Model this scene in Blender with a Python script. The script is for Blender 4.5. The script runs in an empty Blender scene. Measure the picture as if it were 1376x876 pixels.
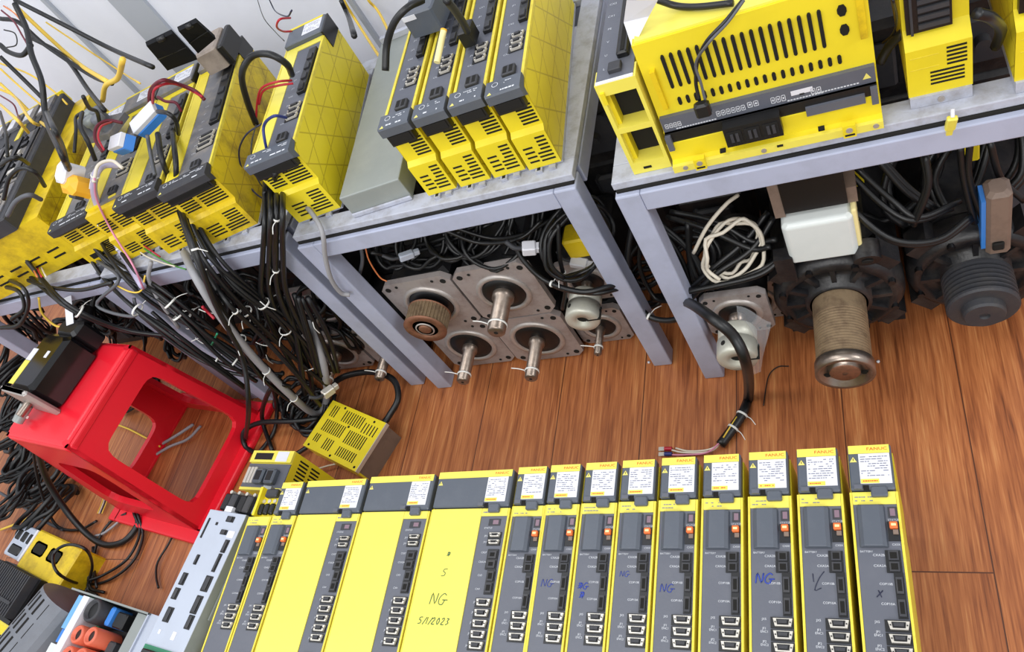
import bpy, bmesh, math, random
from mathutils import Matrix, Vector, Euler
random.seed(11)
PI = math.pi
COL = bpy.context.scene.collection
R = math.radians

# ------------------------------------------------------------------ camera frame
F, H = 1040.0, 1.36
AX = ((0.8886206, -0.1229357, -0.4418598), (0.1563215, -0.8245386, 0.5437828), (-0.4311808, -0.5522888, -0.7134846))
def ray(px, py):
    d = ((px-688)/F, (py-438)/F, 1.0)
    return [sum(d[i]*AX[k][i] for i in range(3)) for k in range(3)]
def at(px, py, z):            # point of the photograph on the horizontal plane z
    w = ray(px, py); t = (z-H)/w[2]
    return Vector((w[0]*t, w[1]*t, z))
def aty(px, py, y):           # point of the photograph on the vertical plane y
    w = ray(px, py); t = y/w[1]
    return Vector((w[0]*t, y, H+w[2]*t))
cam_d = bpy.data.cameras.new('camera'); cam = bpy.data.objects.new('camera', cam_d); COL.objects.link(cam)
cam_d.sensor_width = 36; cam_d.lens = F/1376*36; cam_d.clip_start = .02
cam.matrix_world = Matrix(((AX[0][0], -AX[0][1], -AX[0][2], 0), (AX[1][0], -AX[1][1], -AX[1][2], 0), (AX[2][0], -AX[2][1], -AX[2][2], H), (0, 0, 0, 1)))
bpy.context.scene.camera = cam

# ------------------------------------------------------------------ materials
def srgb(r, g, b):
    def c(u):
        u /= 255.0
        return u/12.92 if u <= .04045 else ((u+.055)/1.055)**2.4
    return (c(r), c(g), c(b), 1)
def newmat(name):
    m = bpy.data.materials.new(name); m.use_nodes = True
    nt = m.node_tree; b = nt.nodes['Principled BSDF']
    return m, nt, b
def mat(name, col, rough=.5, metal=0.0, dirt=0.0, dirtcol=(60, 45, 30), scale=14.0, bump=0.0, spec=None, alpha=None, trans=None):
    m, nt, b = newmat(name)
    b.inputs['Base Color'].default_value = srgb(*col); b.inputs['Roughness'].default_value = rough; b.inputs['Metallic'].default_value = metal
    if spec is not None: b.inputs['Specular IOR Level'].default_value = spec
    if alpha is not None: b.inputs['Alpha'].default_value = alpha
    if trans is not None: b.inputs['Transmission Weight'].default_value = trans
    tc = nt.nodes.new('ShaderNodeTexCoord')
    if dirt > 0:
        n = nt.nodes.new('ShaderNodeTexNoise'); n.inputs['Scale'].default_value = scale; n.inputs['Detail'].default_value = 8; n.inputs['Roughness'].default_value = .68
        nt.links.new(tc.outputs['Object'], n.inputs['Vector'])
        r = nt.nodes.new('ShaderNodeValToRGB'); r.color_ramp.elements[0].position = .46; r.color_ramp.elements[1].position = .74
        r.color_ramp.elements[0].color = (0, 0, 0, 1); r.color_ramp.elements[1].color = (dirt, dirt, dirt, 1)
        nt.links.new(n.outputs['Fac'], r.inputs['Fac'])
        mx = nt.nodes.new('ShaderNodeMix'); mx.data_type = 'RGBA'
        mx.inputs[6].default_value = srgb(*col); mx.inputs[7].default_value = srgb(*dirtcol)
        nt.links.new(r.outputs['Color'], mx.inputs[0]); nt.links.new(mx.outputs[2], b.inputs['Base Color'])
        if bump == 0: bump = .08
    if bump > 0:
        n2 = nt.nodes.new('ShaderNodeTexNoise'); n2.inputs['Scale'].default_value = scale*9; n2.inputs['Detail'].default_value = 4
        nt.links.new(tc.outputs['Object'], n2.inputs['Vector'])
        bp = nt.nodes.new('ShaderNodeBump'); bp.inputs['Strength'].default_value = bump; bp.inputs['Distance'].default_value = .002
        nt.links.new(n2.outputs['Fac'], bp.inputs['Height']); nt.links.new(bp.outputs['Normal'], b.inputs['Normal'])
    return m
def hatchmat(name, col, dirt, dirtcol):
    # cast plastic side wall with a raised diamond lattice
    m = mat(name, col, .42, dirt=dirt, dirtcol=dirtcol, scale=9)
    nt = m.node_tree; b = nt.nodes['Principled BSDF']
    tc = nt.nodes.new('ShaderNodeTexCoord'); sep = nt.nodes.new('ShaderNodeSeparateXYZ'); nt.links.new(tc.outputs['Object'], sep.inputs[0])
    def M(op, a, c=None):
        n = nt.nodes.new('ShaderNodeMath'); n.operation = op
        for i, q in enumerate((a, c)):
            if q is None: continue
            if isinstance(q, (int, float)): n.inputs[i].default_value = q
            else: nt.links.new(q, n.inputs[i])
        return n.outputs[0]
    outs = []
    for ay, az in ((1.0, 1.0), (1.0, -1.0), (.0, 1.9)):
        s = M('ADD', M('MULTIPLY', sep.outputs['Y'], ay*12.0), M('MULTIPLY', sep.outputs['Z'], az*12.0))
        fr = M('ABSOLUTE', M('SUBTRACT', M('FRACT', s), .5))
        outs.append(M('LESS_THAN', fr, .022))
    mx = M('MAXIMUM', M('MAXIMUM', outs[0], outs[1]), outs[2])
    bp = nt.nodes.new('ShaderNodeBump'); bp.inputs['Strength'].default_value = .9; bp.inputs['Distance'].default_value = .0025
    nt.links.new(mx, bp.inputs['Height']); nt.links.new(bp.outputs['Normal'], b.inputs['Normal'])
    src = b.inputs['Base Color'].links[0].from_socket
    mc = nt.nodes.new('ShaderNodeMix'); mc.data_type = 'RGBA'; mc.blend_type = 'MULTIPLY'
    nt.links.new(M('MULTIPLY', mx, .42), mc.inputs[0]); nt.links.new(src, mc.inputs[6]); mc.inputs[7].default_value = srgb(150, 120, 20)
    nt.links.new(mc.outputs[2], b.inputs['Base Color'])
    return m
YEL = (226, 206, 38)
M = {}
M['yellow'] = mat('yellow_paint', YEL, .38, dirt=.25, dirtcol=(190, 165, 25), scale=10)
M['yellow_bright'] = mat('yellow_clean', (228, 216, 88), .38, dirt=.18, dirtcol=(226, 205, 70), scale=16)
M['yellow_edge'] = mat('yellow_edge', (226, 208, 66), .5, dirt=.5, dirtcol=(160, 140, 60), scale=40)
M['yellow_dirty'] = mat('yellow_oily', (222, 192, 24), .42, dirt=.85, dirtcol=(120, 84, 20), scale=13)
M['hatch'] = hatchmat('yellow_lattice', (226, 208, 38), .2, (184, 156, 28))
M['hatch_dirty'] = hatchmat('yellow_lattice_oily', (218, 192, 20), 1.0, (104, 70, 18))
M['hatch_worn'] = hatchmat('yellow_lattice_worn', (220, 194, 24), .55, (150, 110, 30))
M['slot'] = mat('slot_dark', (14, 12, 8), .9)
M['panel'] = mat('grey_panel', (88, 91, 101), .42, dirt=.3, dirtcol=(104, 106, 114), scale=30)
M['panel_dirty'] = mat('grey_panel_dusty', (104, 104, 108), .6, dirt=.8, dirtcol=(150, 140, 126), scale=26)
M['cover'] = mat('grey_cover', (80, 86, 96), .36, dirt=.2, dirtcol=(110, 114, 120), scale=24)
M['dark'] = mat('dark_grey_plastic', (50, 51, 56), .6, dirt=.4, dirtcol=(80, 76, 70), scale=30)
M['black'] = mat('black_plastic', (17, 17, 19), .4)
M['blackgloss'] = mat('black_gloss', (14, 14, 16), .16)
M['blackdirty'] = mat('black_oily_iron', (25, 25, 28), .42, dirt=.6, dirtcol=(70, 66, 62), scale=20, bump=.25)
M['white'] = mat('white_label', (216, 217, 224), .5)
M['print'] = mat('printed_ink', (120, 122, 140), .6)
M['red_print'] = mat('red_ink', (214, 84, 30), .6)
M['txt'] = mat('white_ink', (205, 208, 214), .6)
M['tri'] = mat('warning_yellow', (222, 210, 110), .5)
M['orange'] = mat('orange_connector', (226, 110, 50), .45)
M['pink'] = mat('display_window', (128, 104, 116), .25)
M['metalc'] = mat('connector_shell', (205, 200, 190), .35, .4)
M['steel'] = mat('grey_powder_steel', (168, 174, 196), .45, dirt=.45, dirtcol=(126, 128, 140), scale=8, bump=.05)
M['steel_dusty'] = mat('grey_steel_dusty', (176, 180, 194), .6, dirt=.75, dirtcol=(130, 126, 124), scale=30, bump=.15)
M['chassis'] = mat('light_grey_chassis', (176, 184, 199), .4, dirt=.25, dirtcol=(156, 162, 174), scale=12)
M['chassis_side'] = mat('zinc_side', (142, 148, 146), .45, .2, dirt=.4, dirtcol=(170, 172, 168), scale=10)
M['alu'] = mat('cast_aluminium', (168, 160, 158), .5, .35, dirt=.7, dirtcol=(110, 92, 82), scale=18, bump=.2)
M['alu_b'] = mat('cast_aluminium_bright', (182, 176, 172), .42, .5, dirt=.5, dirtcol=(130, 116, 104), scale=22, bump=.1)
M['shaft'] = mat('worn_shaft', (150, 138, 128), .32, .85, dirt=.6, dirtcol=(90, 70, 54), scale=30)
M['rust'] = mat('rusty_steel', (138, 96, 74), .55, .5, dirt=.9, dirtcol=(90, 64, 48), scale=60, bump=.2)
M['rust_light'] = mat('pulley_belt_face', (138, 118, 92), .6, .35, dirt=.9, dirtcol=(82, 62, 48), scale=40, bump=.2)
M['coupling'] = mat('coupling_grey', (196, 196, 184), .42, .35, dirt=.4, dirtcol=(150, 146, 130), scale=24)
M['cable'] = mat('black_cable', (17, 18, 20), .42, bump=.03)
M['cable_grey'] = mat('grey_cable', (148, 148, 152), .5)
M['cable_dgrey'] = mat('dark_grey_cable', (84, 86, 92), .5)
M['cable_white'] = mat('off_white_cable', (214, 206, 190), .5)
M['cable_yellow'] = mat('yellow_cable', (226, 190, 70), .5)
M['cable_red'] = mat('red_wire', (176, 30, 48), .45)
M['cable_maroon'] = mat('maroon_wire', (104, 26, 44), .45)
M['cable_blue'] = mat('blue_wire', (30, 44, 110), .45)
M['cable_navy'] = mat('navy_wire', (24, 30, 60), .45)
M['cable_lilac'] = mat('lilac_sleeve', (178, 172, 200), .45)
M['cable_pink'] = mat('pink_wire', (206, 132, 160), .45)
M['cable_orange'] = mat('orange_wire', (206, 120, 70), .45)
M['cable_green'] = mat('green_wire', (70, 140, 60), .45)
M['tie'] = mat('white_tie', (226, 226, 222), .5)
M['tie_green'] = mat('green_tie', (40, 150, 110), .5)
M['red'] = mat('red_plastic', (226, 28, 46), .3, dirt=.15, dirtcol=(190, 24, 40), scale=9, bump=.03)
M['pen'] = mat('blue_pen', (44, 66, 160), .6)
M['pen_dark'] = mat('dark_green_pen', (64, 104, 70), .6)
M['blue'] = mat('blue_plastic', (58, 128, 210), .4)
M['lightblue'] = mat('light_blue_film', (110, 170, 220), .4)
M['cream'] = mat('cream_plastic', (238, 224, 160), .45)
M['amber'] = mat('amber_plastic', (236, 176, 44), .45)
M['pcb'] = mat('green_board', (30, 120, 84), .4)
M['heatsink'] = mat('fan_grille_grey', (112, 116, 124), .5, .1, dirt=.3, dirtcol=(80, 82, 88), scale=20)
M['brown'] = mat('brown_box', (122, 104, 92), .6, dirt=.6, dirtcol=(84, 70, 62), scale=24)
M['milky'] = mat('milky_box', (214, 220, 218), .35, dirt=.2, dirtcol=(180, 190, 186), scale=14)
M['orange_cap'] = mat('orange_capacitor', (214, 104, 76), .4)
M['bag'] = mat('clear_bag', (210, 214, 220), .15, alpha=.24)
M['lid'] = mat('matt_black_lid', (34, 35, 38), .95, spec=.1)
M['brownplug'] = mat('dusty_beige', (150, 138, 128), .7, dirt=.7, dirtcol=(112, 100, 92), scale=40)

def wood():
    m, nt, b = newmat('laminate_floor')
    tc = nt.nodes.new('ShaderNodeTexCoord')
    mp = nt.nodes.new('ShaderNodeMapping'); mp.inputs['Rotation'].default_value = (0, 0, R(90)); mp.inputs['Location'].default_value = (0, .107, 0)
    nt.links.new(tc.outputs['Object'], mp.inputs['Vector'])
    br = nt.nodes.new('ShaderNodeTexBrick'); br.inputs['Scale'].default_value = 1.0
    br.inputs['Brick Width'].default_value = 1.2; br.inputs['Row Height'].default_value = .192; br.inputs['Mortar Size'].default_value = .0012; br.inputs['Mortar Smooth'].default_value = .2
    br.inputs['Color1'].default_value = (.4, .4, .4, 1); br.inputs['Color2'].default_value = (.6, .6, .6, 1); br.inputs['Mortar'].default_value = (0, 0, 0, 1); br.offset = .37
    nt.links.new(mp.outputs['Vector'], br.inputs['Vector'])
    # per-plank shift of the grain
    off = nt.nodes.new('ShaderNodeVectorMath'); off.operation = 'MULTIPLY_ADD'
    nt.links.new(br.outputs['Color'], off.inputs[0]); off.inputs[1].default_value = (3.1, 7.7, 5.0); nt.links.new(tc.outputs['Object'], off.inputs[2])
    mp2 = nt.nodes.new('ShaderNodeMapping'); mp2.inputs['Scale'].default_value = (34, 1.3, 1); nt.links.new(off.outputs[0], mp2.inputs['Vector'])
    n1 = nt.nodes.new('ShaderNodeTexNoise'); n1.inputs['Scale'].default_value = 1.6; n1.inputs['Detail'].default_value = 5; n1.inputs['Distortion'].default_value = 1.6; n1.inputs['Roughness'].default_value = .55
    nt.links.new(mp2.outputs['Vector'], n1.inputs['Vector'])
    mp3 = nt.nodes.new('ShaderNodeMapping'); mp3.inputs['Scale'].default_value = (190, 7, 1); nt.links.new(off.outputs[0], mp3.inputs['Vector'])
    n2 = nt.nodes.new('ShaderNodeTexNoise'); n2.inputs['Scale'].default_value = 2.0; n2.inputs['Detail'].default_value = 3; nt.links.new(mp3.outputs['Vector'], n2.inputs['Vector'])
    mxf = nt.nodes.new('ShaderNodeMath'); mxf.operation = 'MULTIPLY_ADD'; nt.links.new(n2.outputs['Fac'], mxf.inputs[0]); mxf.inputs[1].default_value = .62
    sc = nt.nodes.new('ShaderNodeMath'); sc.operation = 'MULTIPLY_ADD'; nt.links.new(n1.outputs['Fac'], sc.inputs[0]); sc.inputs[1].default_value = .85; sc.inputs[2].default_value = -.22
    nt.links.new(sc.outputs[0], mxf.inputs[2])
    r = nt.nodes.new('ShaderNodeValToRGB'); cr = r.color_ramp
    cr.elements[0].position = .2; cr.elements[0].color = srgb(98, 52, 28)
    cr.elements[1].position = .82; cr.elements[1].color = srgb(204, 146, 92)
    e = cr.elements.new(.42); e.color = srgb(150, 86, 48)
    e = cr.elements.new(.6); e.color = srgb(178, 110, 64)
    nt.links.new(mxf.outputs[0], r.inputs['Fac'])
    mort = nt.nodes.new('ShaderNodeMix'); mort.data_type = 'RGBA'
    nt.links.new(br.outputs['Fac'], mort.inputs[0]); nt.links.new(r.outputs['Color'], mort.inputs[6]); mort.inputs[7].default_value = srgb(84, 46, 28)
    nt.links.new(mort.outputs[2], b.inputs['Base Color'])
    b.inputs['Roughness'].default_value = .36
    bp = nt.nodes.new('ShaderNodeBump'); bp.inputs['Strength'].default_value = .12; bp.inputs['Distance'].default_value = .001
    nt.links.new(n2.outputs['Fac'], bp.inputs['Height']); nt.links.new(bp.outputs['Normal'], b.inputs['Normal'])
    return m
M['wood'] = wood()
def wallmat():
    m = mat('painted_wall', (228, 232, 244), .7, dirt=.35, dirtcol=(200, 204, 214), scale=2.2, bump=.06)
    return m
M['wall'] = wallmat()
M['wallgrey'] = mat('grey_wall_strip', (168, 174, 184), .6, dirt=.3, dirtcol=(150, 156, 166), scale=3)

# ------------------------------------------------------------------ mesh builder
_txt = {}
def text_data(s, size):
    k = (s,)
    if k not in _txt:
        c = bpy.data.curves.new('t', 'FONT'); c.body = s; c.size = 1; c.align_x = 'CENTER'; c.align_y = 'CENTER'; c.resolution_u = 2
        o = bpy.data.objects.new('t', c); COL.objects.link(o)
        dg = bpy.context.evaluated_depsgraph_get(); me = bpy.data.meshes.new_from_object(o.evaluated_get(dg))
        _txt[k] = ([v.co.copy() for v in me.vertices], [tuple(p.vertices) for p in me.polygons])
        bpy.data.objects.remove(o); bpy.data.curves.remove(c); bpy.data.meshes.remove(me)
    return _txt[k]
class MB:
    def __init__(s, mats): s.v = []; s.f = []; s.mi = []; s.sm = []; s.mats = mats if isinstance(mats, (list, tuple)) else [mats]; s.T = Matrix.Identity(4)
    def add(s, vs, fs, m=0, smooth=False):
        b = len(s.v); s.v += [s.T @ Vector(p) for p in vs]
        for f in fs: s.f.append([b+i for i in f]); s.mi.append(m); s.sm.append(smooth)
        return s
    def box(s, x0, x1, y0, y1, z0, z1, m=0, T=None):
        vs = [Vector(p) for p in ((x0,y0,z0),(x1,y0,z0),(x1,y1,z0),(x0,y1,z0),(x0,y0,z1),(x1,y0,z1),(x1,y1,z1),(x0,y1,z1))]
        if T is not None: vs = [T @ p for p in vs]
        return s.add(vs, [(3,2,1,0),(4,5,6,7),(0,1,5,4),(1,2,6,5),(2,3,7,6),(3,0,4,7)], m)
    def bbox(s, x0, x1, y0, y1, z0, z1, c=.003, m=0, T=None):  # box with chamfered upright edges and top edge
        def ring(i, z): return [(x0+i+c, y0+i, z), (x1-i-c, y0+i, z), (x1-i, y0+i+c, z), (x1-i, y1-i-c, z), (x1-i-c, y1-i, z), (x0+i+c, y1-i, z), (x0+i, y1-i-c, z), (x0+i, y0+i+c, z)]
        vs = [Vector(p) for p in ring(0, z0)+ring(0, z1-c)+ring(c, z1)]
        if T is not None: vs = [T @ p for p in vs]
        fs = [tuple(range(7, -1, -1)), tuple(range(16, 24))]
        for k in (0, 8):
            for i in range(8): j = (i+1) % 8; fs.append((k+i, k+j, k+8+j, k+8+i))
        return s.add(vs, fs, m)
    def prism(s, pts, axis, a, b, m=0):   # polygon pts in the two other axes, extruded along axis from a to b
        def P(p, t): return (t, p[0], p[1]) if axis == 'x' else ((p[0], t, p[1]) if axis == 'y' else (p[0], p[1], t))
        n = len(pts); vs = [P(p, a) for p in pts]+[P(p, b) for p in pts]
        fs = [tuple(range(n-1, -1, -1)), tuple(range(n, 2*n))]+[(i, (i+1) % n, n+(i+1) % n, n+i) for i in range(n)]
        return s.add(vs, fs, m)
    def lathe(s, prof, T=None, seg=32, m=0, smooth=True, cap=True):  # prof [(r, h)] about local z
        vs = []; fs = []; T = T or Matrix.Identity(4); n = len(prof)
        for (r, h) in prof:
            for k in range(seg):
                a = 2*PI*k/seg; vs.append(T @ Vector((r*math.cos(a), r*math.sin(a), h)))
        for i in range(n-1):
            for k in range(seg):
                j = (k+1) % seg; fs.append((i*seg+k, i*seg+j, (i+1)*seg+j, (i+1)*seg+k))
        s.add(vs, fs, m, smooth)
        if cap:
            for i in (0, n-1):
                if prof[i][0] > 1e-5:
                    ring = [vs[i*seg+k] for k in range(seg)]; s.add(ring, [tuple(range(seg-1, -1, -1)) if i == 0 else tuple(range(seg))], m)
        return s
    def cyl(s, p0, p1, r, r1=None, seg=20, m=0):
        p0, p1 = Vector(p0), Vector(p1); d = p1-p0; T = Matrix.Translation(p0) @ d.to_track_quat('Z', 'Y').to_matrix().to_4x4()
        return s.lathe([(r, 0), (r if r1 is None else r1, d.length)], T, seg, m)
    def tube(s, pts, r, seg=8, m=0, sub=6):
        pts = [Vector(p) for p in pts]
        if sub > 1 and len(pts) > 2: pts = spline(pts, sub)
        n = len(pts); vs = []; fs = []
        t = (pts[1]-pts[0]).normalized(); up = Vector((0, 0, 1)) if abs(t.z) < .9 else Vector((1, 0, 0)); u = t.cross(up).normalized()
        for i, p in enumerate(pts):
            t2 = (pts[min(i+1, n-1)]-pts[max(i-1, 0)])
            if t2.length < 1e-9: t2 = t
            t2.normalize(); u = (u-t2*u.dot(t2))
            if u.length < 1e-6: u = t2.orthogonal()
            u.normalize(); w = t2.cross(u)
            for k in range(seg):
                a = 2*PI*k/seg; vs.append(p+u*(r*math.cos(a))+w*(r*math.sin(a)))
        for i in range(n-1):
            for k in range(seg): j = (k+1) % seg; fs.append((i*seg+k, i*seg+j, (i+1)*seg+j, (i+1)*seg+k))
        fs.append(tuple(range(seg-1, -1, -1))); fs.append(tuple(range((n-1)*seg, n*seg)))
        return s.add(vs, fs, m, True)
    def quad(s, pts, m=0): return s.add(pts, [tuple(range(len(pts)))], m)
    def text(s, st, size, x, y, z, m=0, T=None, sx=1.0):
        vs, fs = text_data(st, size); T = T or Matrix.Identity(4)
        return s.add([T @ Vector((x+p.x*size*sx, y+p.y*size, z)) for p in vs], fs, m)
    def build(s, name, parent=None, loc=None, bevel=0):
        me = bpy.data.meshes.new(name); me.from_pydata([tuple(v) for v in s.v], [], s.f)
        for mm in s.mats: me.materials.append(M[mm])
        for p, i, sm in zip(me.polygons, s.mi, s.sm): p.material_index = i; p.use_smooth = sm
        me.update()
        o = bpy.data.objects.new(name, me); COL.objects.link(o)
        if parent: o.parent = parent
        if loc is not None: o.location = loc
        if bevel:
            md = o.modifiers.new('bevel', 'BEVEL'); md.width = bevel; md.segments = 2; md.limit_method = 'ANGLE'; md.angle_limit = R(40)
        return o
def spline(P, sub):
    out = []; n = len(P)
    for i in range(n-1):
        p0 = P[i-1] if i > 0 else P[0]*2-P[1]; p1 = P[i]; p2 = P[i+1]; p3 = P[i+2] if i+2 < n else P[-1]*2-P[-2]
        for k in range(sub):
            t = k/sub; t2 = t*t; t3 = t2*t
            out.append(.5*((2*p1)+(p2-p0)*t+(2*p0-5*p1+4*p2-p3)*t2+(3*p1-p0-3*p2+p3)*t3))
    out.append(P[-1]); return out
def tag(o, label=None, cat=None, group=None, kind=None):
    if label: o['label'] = label
    if cat: o['category'] = cat
    if group: o['group'] = group
    if kind: o['kind'] = kind
    return o
def thing(name, label, cat, loc=(0, 0, 0), rz=0.0, group=None, rot=None):
    o = bpy.data.objects.new(name, None); COL.objects.link(o); o.empty_display_size = .05
    o.location = loc; o.rotation_euler = rot if rot else (0, 0, rz)
    return tag(o, label, cat, group)
def struct(o): o['kind'] = 'structure'; return o
def kids(o): return [c for c in bpy.data.objects if c.parent == o]
def dup(o, parent=None):
    c = o.copy(); COL.objects.link(c); c.parent = parent
    for k in kids(o): dup(k, c)
    return c

# ------------------------------------------------------------------ setting
struct(MB('wood').box(-5, 2.6, -1.2, 1.75, -.02, 0).build('floor'))
struct(MB('wall').box(-5, 2.6, 1.72, 1.8, 0, 3.0).build('wall_back'))
def wallstrip(px, py, w, n, m='wallgrey'):
    p = aty(px, py, 1.72); struct(MB(m).box(p.x, p.x+w, 1.708, 1.72, 0, 3.0).build('trim_%d' % n))
wallstrip(150, 0, .10, 1); wallstrip(60, 0, .012, 2); wallstrip(470, 0, .012, 3)
world = bpy.data.worlds.new('world'); bpy.context.scene.world = world; world.use_nodes = True
bg = world.node_tree.nodes['Background']; bg.inputs[0].default_value = (.93, .96, 1, 1); bg.inputs[1].default_value = .80
def area(name, loc, rot, sx, sy, power, col=(1, 1, 1)):
    l = bpy.data.lights.new(name, 'AREA'); l.shape = 'RECTANGLE'; l.size = sx; l.size_y = sy; l.energy = power; l.color = col
    o = bpy.data.objects.new(name, l); COL.objects.link(o); o.location = loc; o.rotation_euler = rot; return o
def aimed(name, loc, target, sx, sy, power, col):
    d = Vector(target)-Vector(loc); return area(name, loc, d.to_track_quat('-Z', 'Y').to_euler(), sx, sy, power, col)
aimed('overhead_lamp', (-1.2, -.2, 2.9), (-1.2, .5, 0), 1.6, .35, 19, (1, .98, .95))
aimed('overhead_lamp', (-3.0, .2, 2.8), (-1.6, .9, .3), .6, 1.4, 16, (.97, .98, 1))
aimed('fill_lamp', (-.2, -1.6, 2.3), (-.6, .9, .5), 1.8, 1.0, 42, (1, .98, .96))  # added front fill, brightens the upright faces
aimed('fill_lamp', (2.0, .2, 2.0), (-.8, 1.1, .7), .8, .8, 22, (1, 1, 1))  # added side fill for faces turned to the right
aimed('overhead_lamp', (-1.6, .9, 3.1), (-1.4, 1.7, .9), 1.6, .3, 14, (.95, .97, 1))  # added fill aimed at the back wall to give it more light
sc = bpy.context.scene
sc.view_settings.view_transform = 'Standard'; sc.view_settings.look = 'None'; sc.view_settings.exposure = -0.03

# ------------------------------------------------------------------ tables
TH = .57
def steel_table(x0, x1, yf, yb, label, rz=0):
    t = thing('steel_table', label, 'table', (x0, yf, 0)); w = x1-x0; d = yb-yf; L = .04
    fr = MB(['steel_dusty', 'steel', 'slot'])
    for y0, y1 in ((0, .04), (d-.04, d)):
        fr.box(0, w, y0, y1, TH-.014, TH, 0)
    fr.box(0, .04, .04, d-.04, TH-.014, TH, 0); fr.box(w-.04, w, .04, d-.04, TH-.014, TH, 0)
    fr.box(.003, w-.003, -.003, .03, TH-.020, TH-.014, 2)
    fr.build('top_frame', t, bevel=.0015)
    for a in ((L, w-L, -.012, .024), (L, w-L, d-.034, d)): MB('steel').box(a[0], a[1], a[2], a[3], TH-.058, TH-.0195).build('rail', t, bevel=.002)
    for a in ((0, .034), (w-.034, w)): MB('steel').box(a[0], a[1], L, d-L, TH-.058, TH-.0195).build('side_rail', t, bevel=.002)
    for x in (0, w-L):
        for y in (-.012, d-L): MB('steel').box(x, x+L, y, y+L, 0, TH-.0195).build('leg', t, bevel=.003)
    return t
steel_table(-.362, .62, .845, 1.40, 'grey steel frame table at the right, carrying the wide yellow drive with long slots')
steel_table(-1.018, -.432, .888, 1.42, 'grey steel frame table in the middle, carrying four side by side yellow drives')
steel_table(-1.60, -1.062, .905, 1.44, 'grey steel frame table left of the middle, crossed by hanging black cables')
steel_table(-2.22, -1.625, .918, 1.45, 'grey steel frame table at the far left edge, behind the red stool')

# ------------------------------------------------------------------ helpers for electronics
def dashes(mb, x0, x1, y0, y1, z, rows, m, fill=.75, h=.35, rnd=None):
    rnd = rnd or random
    dy = (y1-y0)/rows
    for i in range(rows):
        y = y0+dy*(i+.5); x = x0
        while x < x1-.001:
            l = rnd.uniform(.002, .008)*(x1-x0)/.04
            e = min(x+l, x1)
            if rnd.random() < fill: mb.quad([(x, y-dy*h/2, z), (e, y-dy*h/2, z), (e, y+dy*h/2, z), (x, y+dy*h/2, z)], m)
            x = e+(x1-x0)*.03
def triangle(mb, cx, cy, s, z, m, mk=None):
    mb.quad([(cx-s, cy-s*.8, z), (cx+s, cy-s*.8, z), (cx, cy+s*.9, z)], m)
    if mk is not None: mb.box(cx-s*.09, cx+s*.09, cy-s*.35, cy+s*.35, z, z+.0002, mk)
def dconn(x0, x1, y0, y1, z, parent):     # metal shelled PCB plug in a dark recess
    mb = MB(['black', 'metalc', 'dark'])
    mb.box(x0, x1, y0, y1, z, z+.0012, 0)
    a, b = x0+.0035, x1-.0012; c, d = y0+.0022, y1-.0022
    mb.prism([(a, d), (a+.0022, c), (b-.0022, c), (b, d)], 'z', z+.0012, z+.005, 1)
    mb.prism([(a+.004, d-.001), (a+.005, c+.0016), (b-.005, c+.0016), (b-.004, d-.001)], 'z', z+.005, z+.0054, 0)
    mb.prism([(a+.0062, d-.0026), (a+.0066, c+.003), (b-.0066, c+.003), (b-.0062, d-.0026)], 'z', z+.0054, z+.0075, 2)
    for x in (a+.0028, b-.0028): mb.cyl((x, (c+d)/2, z+.005), (x, (c+d)/2, z+.0062), .0009, seg=6, m=0)
    return mb.build('plug_socket', parent)
def stroke(mb, pts, r=.0006, z=0.0, m=0):
    mb.tube([(p[0], p[1], z) for p in pts], r, 5, m, sub=3)
GLY = {'N': [[(0, 0), (.05, 1), (.55, .05), (.65, 1)]],
       'G': [[(.7, .85), (.4, 1), (.05, .6), (.1, .1), (.5, 0), (.65, .4)], [(.4, .42), (.95, .42)]],
       'S': [[(.6, .9), (.2, .85), (.1, .6), (.45, .4), (.4, .08), (0, .02)]],
       '5': [[(.6, 1), (.15, .95), (.1, .6), (.45, .5), (.4, .1), (0, .02)]],
       '1': [[(.2, 1), (.12, 0)]], '/': [[(.5, 1), (.0, -.1)]],
       '2': [[(.05, .8), (.35, 1), (.45, .7), (.02, .05), (.55, .02)]],
       '0': [[(.3, 1), (.05, .5), (.25, 0), (.5, .5), (.3, 1)]],
       '3': [[(.05, .95), (.45, .9), (.2, .55), (.45, .3), (.05, .02)]],
       'x': [[(0, 0), (.7, .9)], [(.6, 0), (.15, .9)]], '*': [[(0, .1), (.6, .6), (.1, .9), (.5, 0)], [(0, .5), (.7, .5)], [(0, .9), (.6, .9), (.6, .2)]],
       'r': [[(0, .9), (.15, .2)], [(.9, 1.1), (.55, .5), (.3, -.5), (.8, -.3)]]}
def hand(s, size, x, y, z, parent, m='pen', r=.0006, slant=.15, gap=.85, rot=0.0):
    mb = MB(m); cx = x; c, q = math.cos(rot), math.sin(rot)
    for ch in s:
        if ch != ' ':
            for st in GLY[ch]:
                pts = [((cx-x)+(p[0]+slant*p[1])*size, p[1]*size) for p in st]
                stroke(mb, [(x+c*a-q*b, y+q*a+c*b) for a, b in pts], r, z)
        cx += size*gap*(.62 if ch in '1/' else 1)
    return mb.build('handwriting', parent)

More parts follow.
